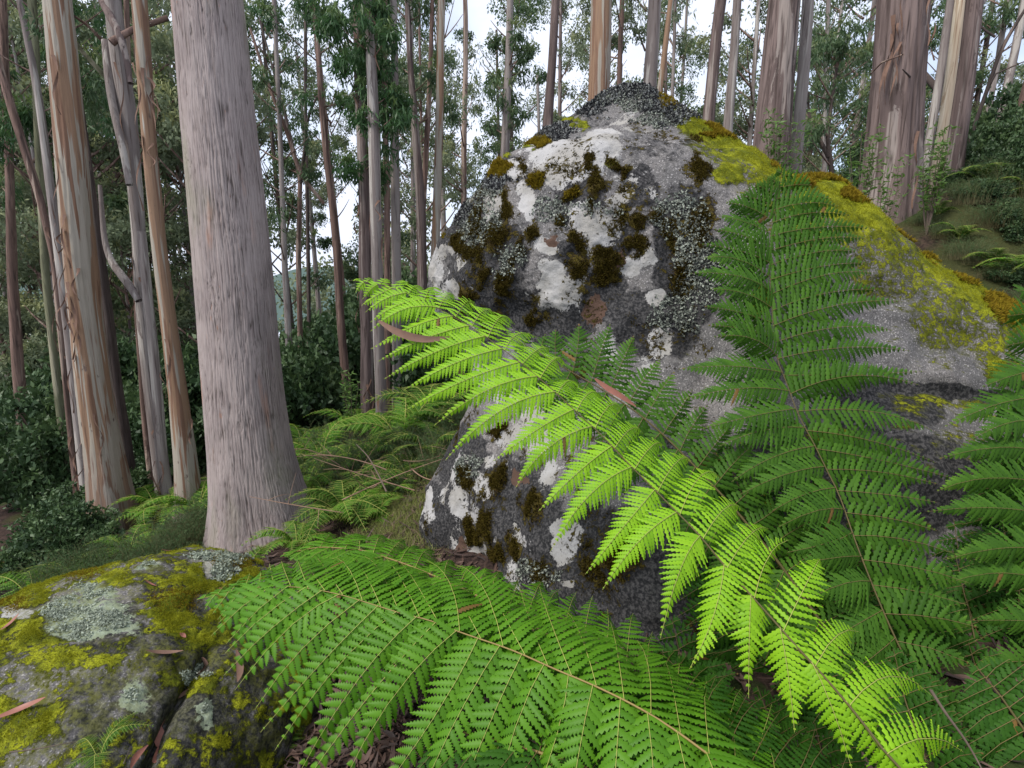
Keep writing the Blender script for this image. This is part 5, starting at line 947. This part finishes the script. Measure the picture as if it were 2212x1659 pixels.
def dead_sticks():
    rg = np.random.default_rng(55)
    for k in range(16):
        u = rg.uniform(640, 900); Y = rg.uniform(3.6, 5.6); p = W(u, 1000, Y); g = float(G(p[0], Y)); a = rg.uniform(0, 6.28); L = rg.uniform(.35, .9); mb = MB(); b = np.array([p[0], Y, g + rg.uniform(.05, .3)])
        e = b + np.array([math.cos(a) * L, math.sin(a) * L * .5, rg.uniform(.05, .4) * L]); C = bez(b, (b + e) / 2 + rg.normal(size=3) * .08, e, 12); mb.tube(C, np.linspace(.006, .002, 12), 5)
        for q in (4, 7, 9): d = rg.normal(size=3) * .12; mb.tube(bez(C[q], C[q] + d * .5 + np.array([0, 0, .02]), C[q] + d, 6), np.linspace(.003, .001, 6), 4)
        tag(obj('dead_stick', mb, M['stick'], None, tuple(b)), 'dry brown dead stick lying in the thicket between the huge trunk and the boulder', 'twig', 'dead sticks in the thicket')
dead_sticks()
# grass patch
def grass():
    rg = np.random.default_rng(9); mb = MB(); n = 9000
    x = rg.normal(size=n) * .26 - .80; y = rg.normal(size=n) * .38 + 3.6; p = np.stack([x, y, G(x, y) - .005], -1); d = nrm(np.stack([rg.normal(size=n) * .5, rg.normal(size=n) * .5, np.ones(n)], -1)); l = rg.uniform(.03, .09, (n, 1))
    s = nrm(np.cross(d, rg.normal(size=(n, 3)))) * .0016; V = np.stack([p - s, p + s, p + d * l + np.stack([rg.normal(size=n), rg.normal(size=n), 0 * x], -1) * .012], 1).reshape(-1, 3)
    mb.add(V, None, np.arange(3 * n).reshape(-1, 3), a=np.repeat(rg.random(n), 3)); tag(obj('grass', mb, M['grass'], smooth=False), 'short yellow-green grass patch left of the boulder foot', 'grass', kind='stuff')
grass()
def gum_leaf(mb, p, ang, L, wd, rg, nrml=(0, 0, 1), curl=.15, m=0):
    n = 7; s = np.linspace(0, 1, n); N = nrm(np.array(nrml, float)); a = nrm(np.cross(N, np.array([math.sin(ang), -math.cos(ang), .001]))); b = np.cross(N, a)
    C = p + (s[:, None] - .5) * L * a + (np.sin(s * 3) * L * .10)[:, None] * b + (curl * L * (s - .5) ** 2 * 2)[:, None] * N; w = wd * np.sin(np.pi * np.clip(s * .94 + .04, 0, 1)) ** .8
    V = np.stack([C - b * w[:, None] + N * (w * .3)[:, None], C, C + b * w[:, None] + N * (w * .3)[:, None]], 1).reshape(-1, 3); f = np.arange(n - 1)[:, None] * 3
    mb.add(V, np.concatenate([np.concatenate([f, f + 1, f + 4, f + 3], 1), np.concatenate([f + 1, f + 2, f + 5, f + 4], 1)]), m=m, a=rg.random())
def litter():
    rg = np.random.default_rng(19); mb = MB()
    for k in range(5200):
        x = rg.uniform(-2.2, 1.8); y = rg.uniform(.7, 4.6); z = float(_Gc(x, y)) + .006 + .012 * rg.random()
        if rg.random() < .72: gum_leaf(mb, np.array([x, y, z]), rg.uniform(0, 6.28), rg.uniform(.04, .12), rg.uniform(.005, .011), rg, (rg.normal() * .3, rg.normal() * .3, 1), rg.uniform(-.2, .4))
        else: gum_leaf(mb, np.array([x, y, z + .004]), rg.uniform(0, 6.28), rg.uniform(.06, .28), rg.uniform(.003, .008), rg, (rg.normal() * .25, rg.normal() * .25, 1), .05)
    for k in range(2600):
        x = rg.uniform(-1.0, 0.0); y = rg.uniform(1.1, 2.2); z = float(_Gc(x, y)) + .01 + .03 * rg.random(); gum_leaf(mb, np.array([x, y, z]), rg.uniform(0, 6.28), rg.uniform(.03, .14), rg.uniform(.003, .010), rg, (rg.normal() * .5, rg.normal() * .5, 1), rg.uniform(-.2, .5))
    tag(obj('leaf_litter', mb, M['litter']), 'reddish brown litter of gum leaves and bark on the ground', 'leaf litter', kind='stuff')
_gx = np.linspace(-3, 3, 241); _gy = np.linspace(0, 6, 241); _GG = G(*np.meshgrid(_gx, _gy))
def _Gc(x, y): return _GG[int(np.clip(round(y / 6 * 240), 0, 240)), int(np.clip(round((x + 3) / 6 * 240), 0, 240))]
litter()
# ------------------------------------------------------------------ single things
rs = np.random.default_rng(33); SVf = SV.reshape(-1, 3); SNf = SN.reshape(-1, 3); su, sv_ = proj(SVf); sd_ = depth(SVf); okv = np.where(np.einsum('ij,ij->i', SNf, np.array([0, 0, CAMZ]) - SVf) > 0)[0]
def on_rock(u, v):
    i = okv[np.argmin((su[okv] - u) ** 2 + (sv_[okv] - v) ** 2)]; return SVf[i], SNf[i]
def rock_leaf(label, u, v, ang, L, wd, mat='redleaf', name='dry_leaf', cat='leaf', curl=.3):
    p, n = on_rock(u, v); mb = MB(); gum_leaf(mb, p + n * .008, ang, L, wd, rs, n, curl); tag(obj(name, mb, M[mat], None, tuple(p)), label, cat)
rock_leaf('orange-red dry gum leaf near the left edge of the mossy rock', 48, 1540, .45, .13, .010)
rock_leaf('curved dry leaf at the left edge, high on the mossy rock', 28, 1350, 1.5, .07, .009)
rock_leaf('small dry leaf below the crest of the mossy rock', 322, 1266, -.1, .055, .005)
rock_leaf('short orange leaf fragment in the moss right of the pale lichen', 394, 1375, -.2, .028, .007)
rock_leaf('pair of brown bark flakes above the crack of the mossy rock', 352, 1418, .4, .11, .010, 'barkstrip', 'bark_flake', 'bark')
rock_leaf('thin dry leaf lying on the crest of the mossy rock', 365, 1193, 0, .07, .004)
rock_leaf('reddish dry leaf standing at the bottom edge below the crack', 296, 1640, 1.5, .07, .009)
rock_leaf('curled brown leaf hanging at the right end of the mossy rock', 508, 1450, -1.1, .13, .012, 'barkstrip')
def bark_in_crack():
    for lab, pts, w in (('long reddish bark strip wedged in the lower crack of the mossy rock', [(375, 1540), (350, 1580), (330, 1615), (310, 1645)], .018), ('pale bark strip lying above it in the same crack', [(412, 1450), (402, 1480), (390, 1520)], .009), ('narrow dry leaf at the top of the crack', [(445, 1422), (425, 1440), (408, 1456)], .007)):
        P = np.array([on_rock(*q)[0] + on_rock(*q)[1] * .03 for q in pts]); N = np.array([on_rock(*q)[1] for q in pts]).mean(0); s = np.linspace(0, 1, 24); C = np.stack([np.interp(s, np.linspace(0, 1, len(P)), P[:, k]) for k in range(3)], -1); T = nrm(np.gradient(C, axis=0)); S = nrm(np.cross(N, T))
        ww = w * np.sin(np.pi * np.clip(s * .9 + .06, 0, 1)) ** .6; tw = .5 * np.sin(s * 6)[:, None]
        V = np.stack([C - S * ww[:, None] + N * .006, C - N * .004 + 0 * tw, C + S * ww[:, None] + N * (.006 + .01 * tw)], 1).reshape(-1, 3); f = np.arange(23)[:, None] * 3; mb = MB()
        mb.add(V, np.concatenate([np.concatenate([f, f + 1, f + 4, f + 3], 1), np.concatenate([f + 1, f + 2, f + 5, f + 4], 1)])); tag(obj('bark_strip', mb, M['redleaf' if w > .015 else 'barkstrip'], None, tuple(P[0])), lab, 'bark')
bark_in_crack()
def ribbon(label, pts, w, mat, name, cat, N=(0, -1, .4)):
    P = np.array([W(*q) for q in pts]); n = 22; s = np.linspace(0, 1, n); C = np.stack([np.interp(s, np.linspace(0, 1, len(P)), P[:, k]) for k in range(3)], -1)
    ker = np.array([.25, .5, .25]); 
    for _ in range(6): C[1:-1] = .25 * C[:-2] + .5 * C[1:-1] + .25 * C[2:]
    T = nrm(np.gradient(C, axis=0)); N = nrm(np.array(N, float)); S = nrm(np.cross(N, T)); ww = (w * np.sin(np.pi * np.clip(s * .93 + .05, 0, 1)) ** .7)[:, None]
    V = np.stack([C - S * ww + N * ww * .3, C, C + S * ww + N * ww * .3], 1).reshape(-1, 3); f = np.arange(n - 1)[:, None] * 3; mb = MB()
    mb.add(V, np.concatenate([np.concatenate([f, f + 1, f + 4, f + 3], 1), np.concatenate([f + 1, f + 2, f + 5, f + 4], 1)])); tag(obj(name, mb, M[mat], None, tuple(P[0])), label, cat)
ribbon('long brown curved gum leaf caught on the tip of the lime frond', [(818, 693, 1.70), (850, 715, 1.68), (890, 730, 1.68), (930, 735, 1.69), (978, 728, 1.72)], .013, 'barkstrip', 'gum_leaf', 'leaf')
ribbon('pink-red dry gum leaf lying on the dark frond beside the lime one', [(1285, 818, 1.85), (1310, 838, 1.84), (1340, 855, 1.83), (1374, 878, 1.83)], .011, 'redleaf', 'gum_leaf', 'leaf')
ribbon('forked brown bark scrap hanging under the lime frond left of the boulder', [(984, 785, 1.75), (998, 808, 1.75), (1008, 825, 1.75)], .010, 'barkstrip', 'bark_scrap', 'bark')
def twig(label, pts, r, mat='twig'):
    P = np.array([W(*q) for q in pts]); s = np.linspace(0, 1, 20); C = np.stack([np.interp(s, np.linspace(0, 1, len(P)), P[:, k]) for k in range(3)], -1)
    for _ in range(4): C[1:-1] = .25 * C[:-2] + .5 * C[1:-1] + .25 * C[2:]
    mb = MB(); mb.tube(C, np.linspace(r, r * .4, 20), 6); tag(obj('twig', mb, M[mat], None, tuple(P[0])), label, 'twig')
twig('bare curved twig leaning in the heath left of the boulder', [(835, 1062, 3.6), (815, 1020, 3.7), (795, 985, 3.8), (770, 960, 3.9)], .007)
twig('thin dark dead stem hanging in the shadow of the lower right ferns', [(2010, 1490, 1.15), (2045, 1545, 1.12), (2080, 1590, 1.1), (2110, 1640, 1.08), (2130, 1680, 1.05)], .004, 'twig')
twig('thin pale twig across the moss at the bottom left', [(20, 1625, 1.02), (80, 1618, 1.04), (130, 1608, 1.06), (190, 1598, 1.1)], .0016)
twig('upright dry stalk at the bottom edge of the mossy rock', [(267, 1650, 1.05), (275, 1630, 1.06), (283, 1612, 1.07)], .0015)
# log with a sawn end on the right
def log():
    a = W(2008, 476, 6.2); b = W(2016, 452, 6.9); r = .085; d = nrm(np.array([-.25, -1, -.10])); c0 = W(2010, 470, 6.0); c1_ = c0 - d * 1.4
    root = thing('log', 'short pale log with a round sawn end below the leaning cream trunk', 'log', c0)
    S = nrm(np.cross(d, np.array([0, 0, 1.]))); U = np.cross(S, d); an = np.linspace(0, 2 * np.pi, 28, endpoint=False); V = []
    for q, (cc, rr) in enumerate(((c1_, r), (c0 + d * -.02, r), (c0, r * .97))): V.append(cc + rr * (np.cos(an)[:, None] * S + np.sin(an)[:, None] * U))
    V = np.concatenate(V); i = np.arange(2)[:, None] * 28; j = np.arange(28)[None]; k = (j + 1) % 28; mb = MB(); mb.add(V, np.stack([i + j, i + k, i + 28 + k, i + 28 + j], -1).reshape(-1, 4)); obj('bark', mb, M['pale'], root, c0)
    e = MB(); ring = c0 + d * .003 + r * .96 * (np.cos(an)[:, None] * S + np.sin(an)[:, None] * U); inner = c0 - d * .05 + r * .55 * (np.cos(an)[:, None] * S + np.sin(an)[:, None] * U); cen = (c0 - d * .10)[None]
    VV = np.concatenate([ring, inner, cen]); jj = np.arange(28); kk = (jj + 1) % 28
    e.add(VV, np.stack([jj, kk, 28 + kk, 28 + jj], -1), np.stack([28 + jj, 28 + kk, 0 * jj + 56], -1)); obj('sawn_end', e, plain('sawn_wood', (.34, .26, .2), (.12, .09, .075), 30), root, c0)
log()
print('objects', len(bpy.data.objects), 'verts', sum(len(m.vertices) for m in bpy.data.meshes))
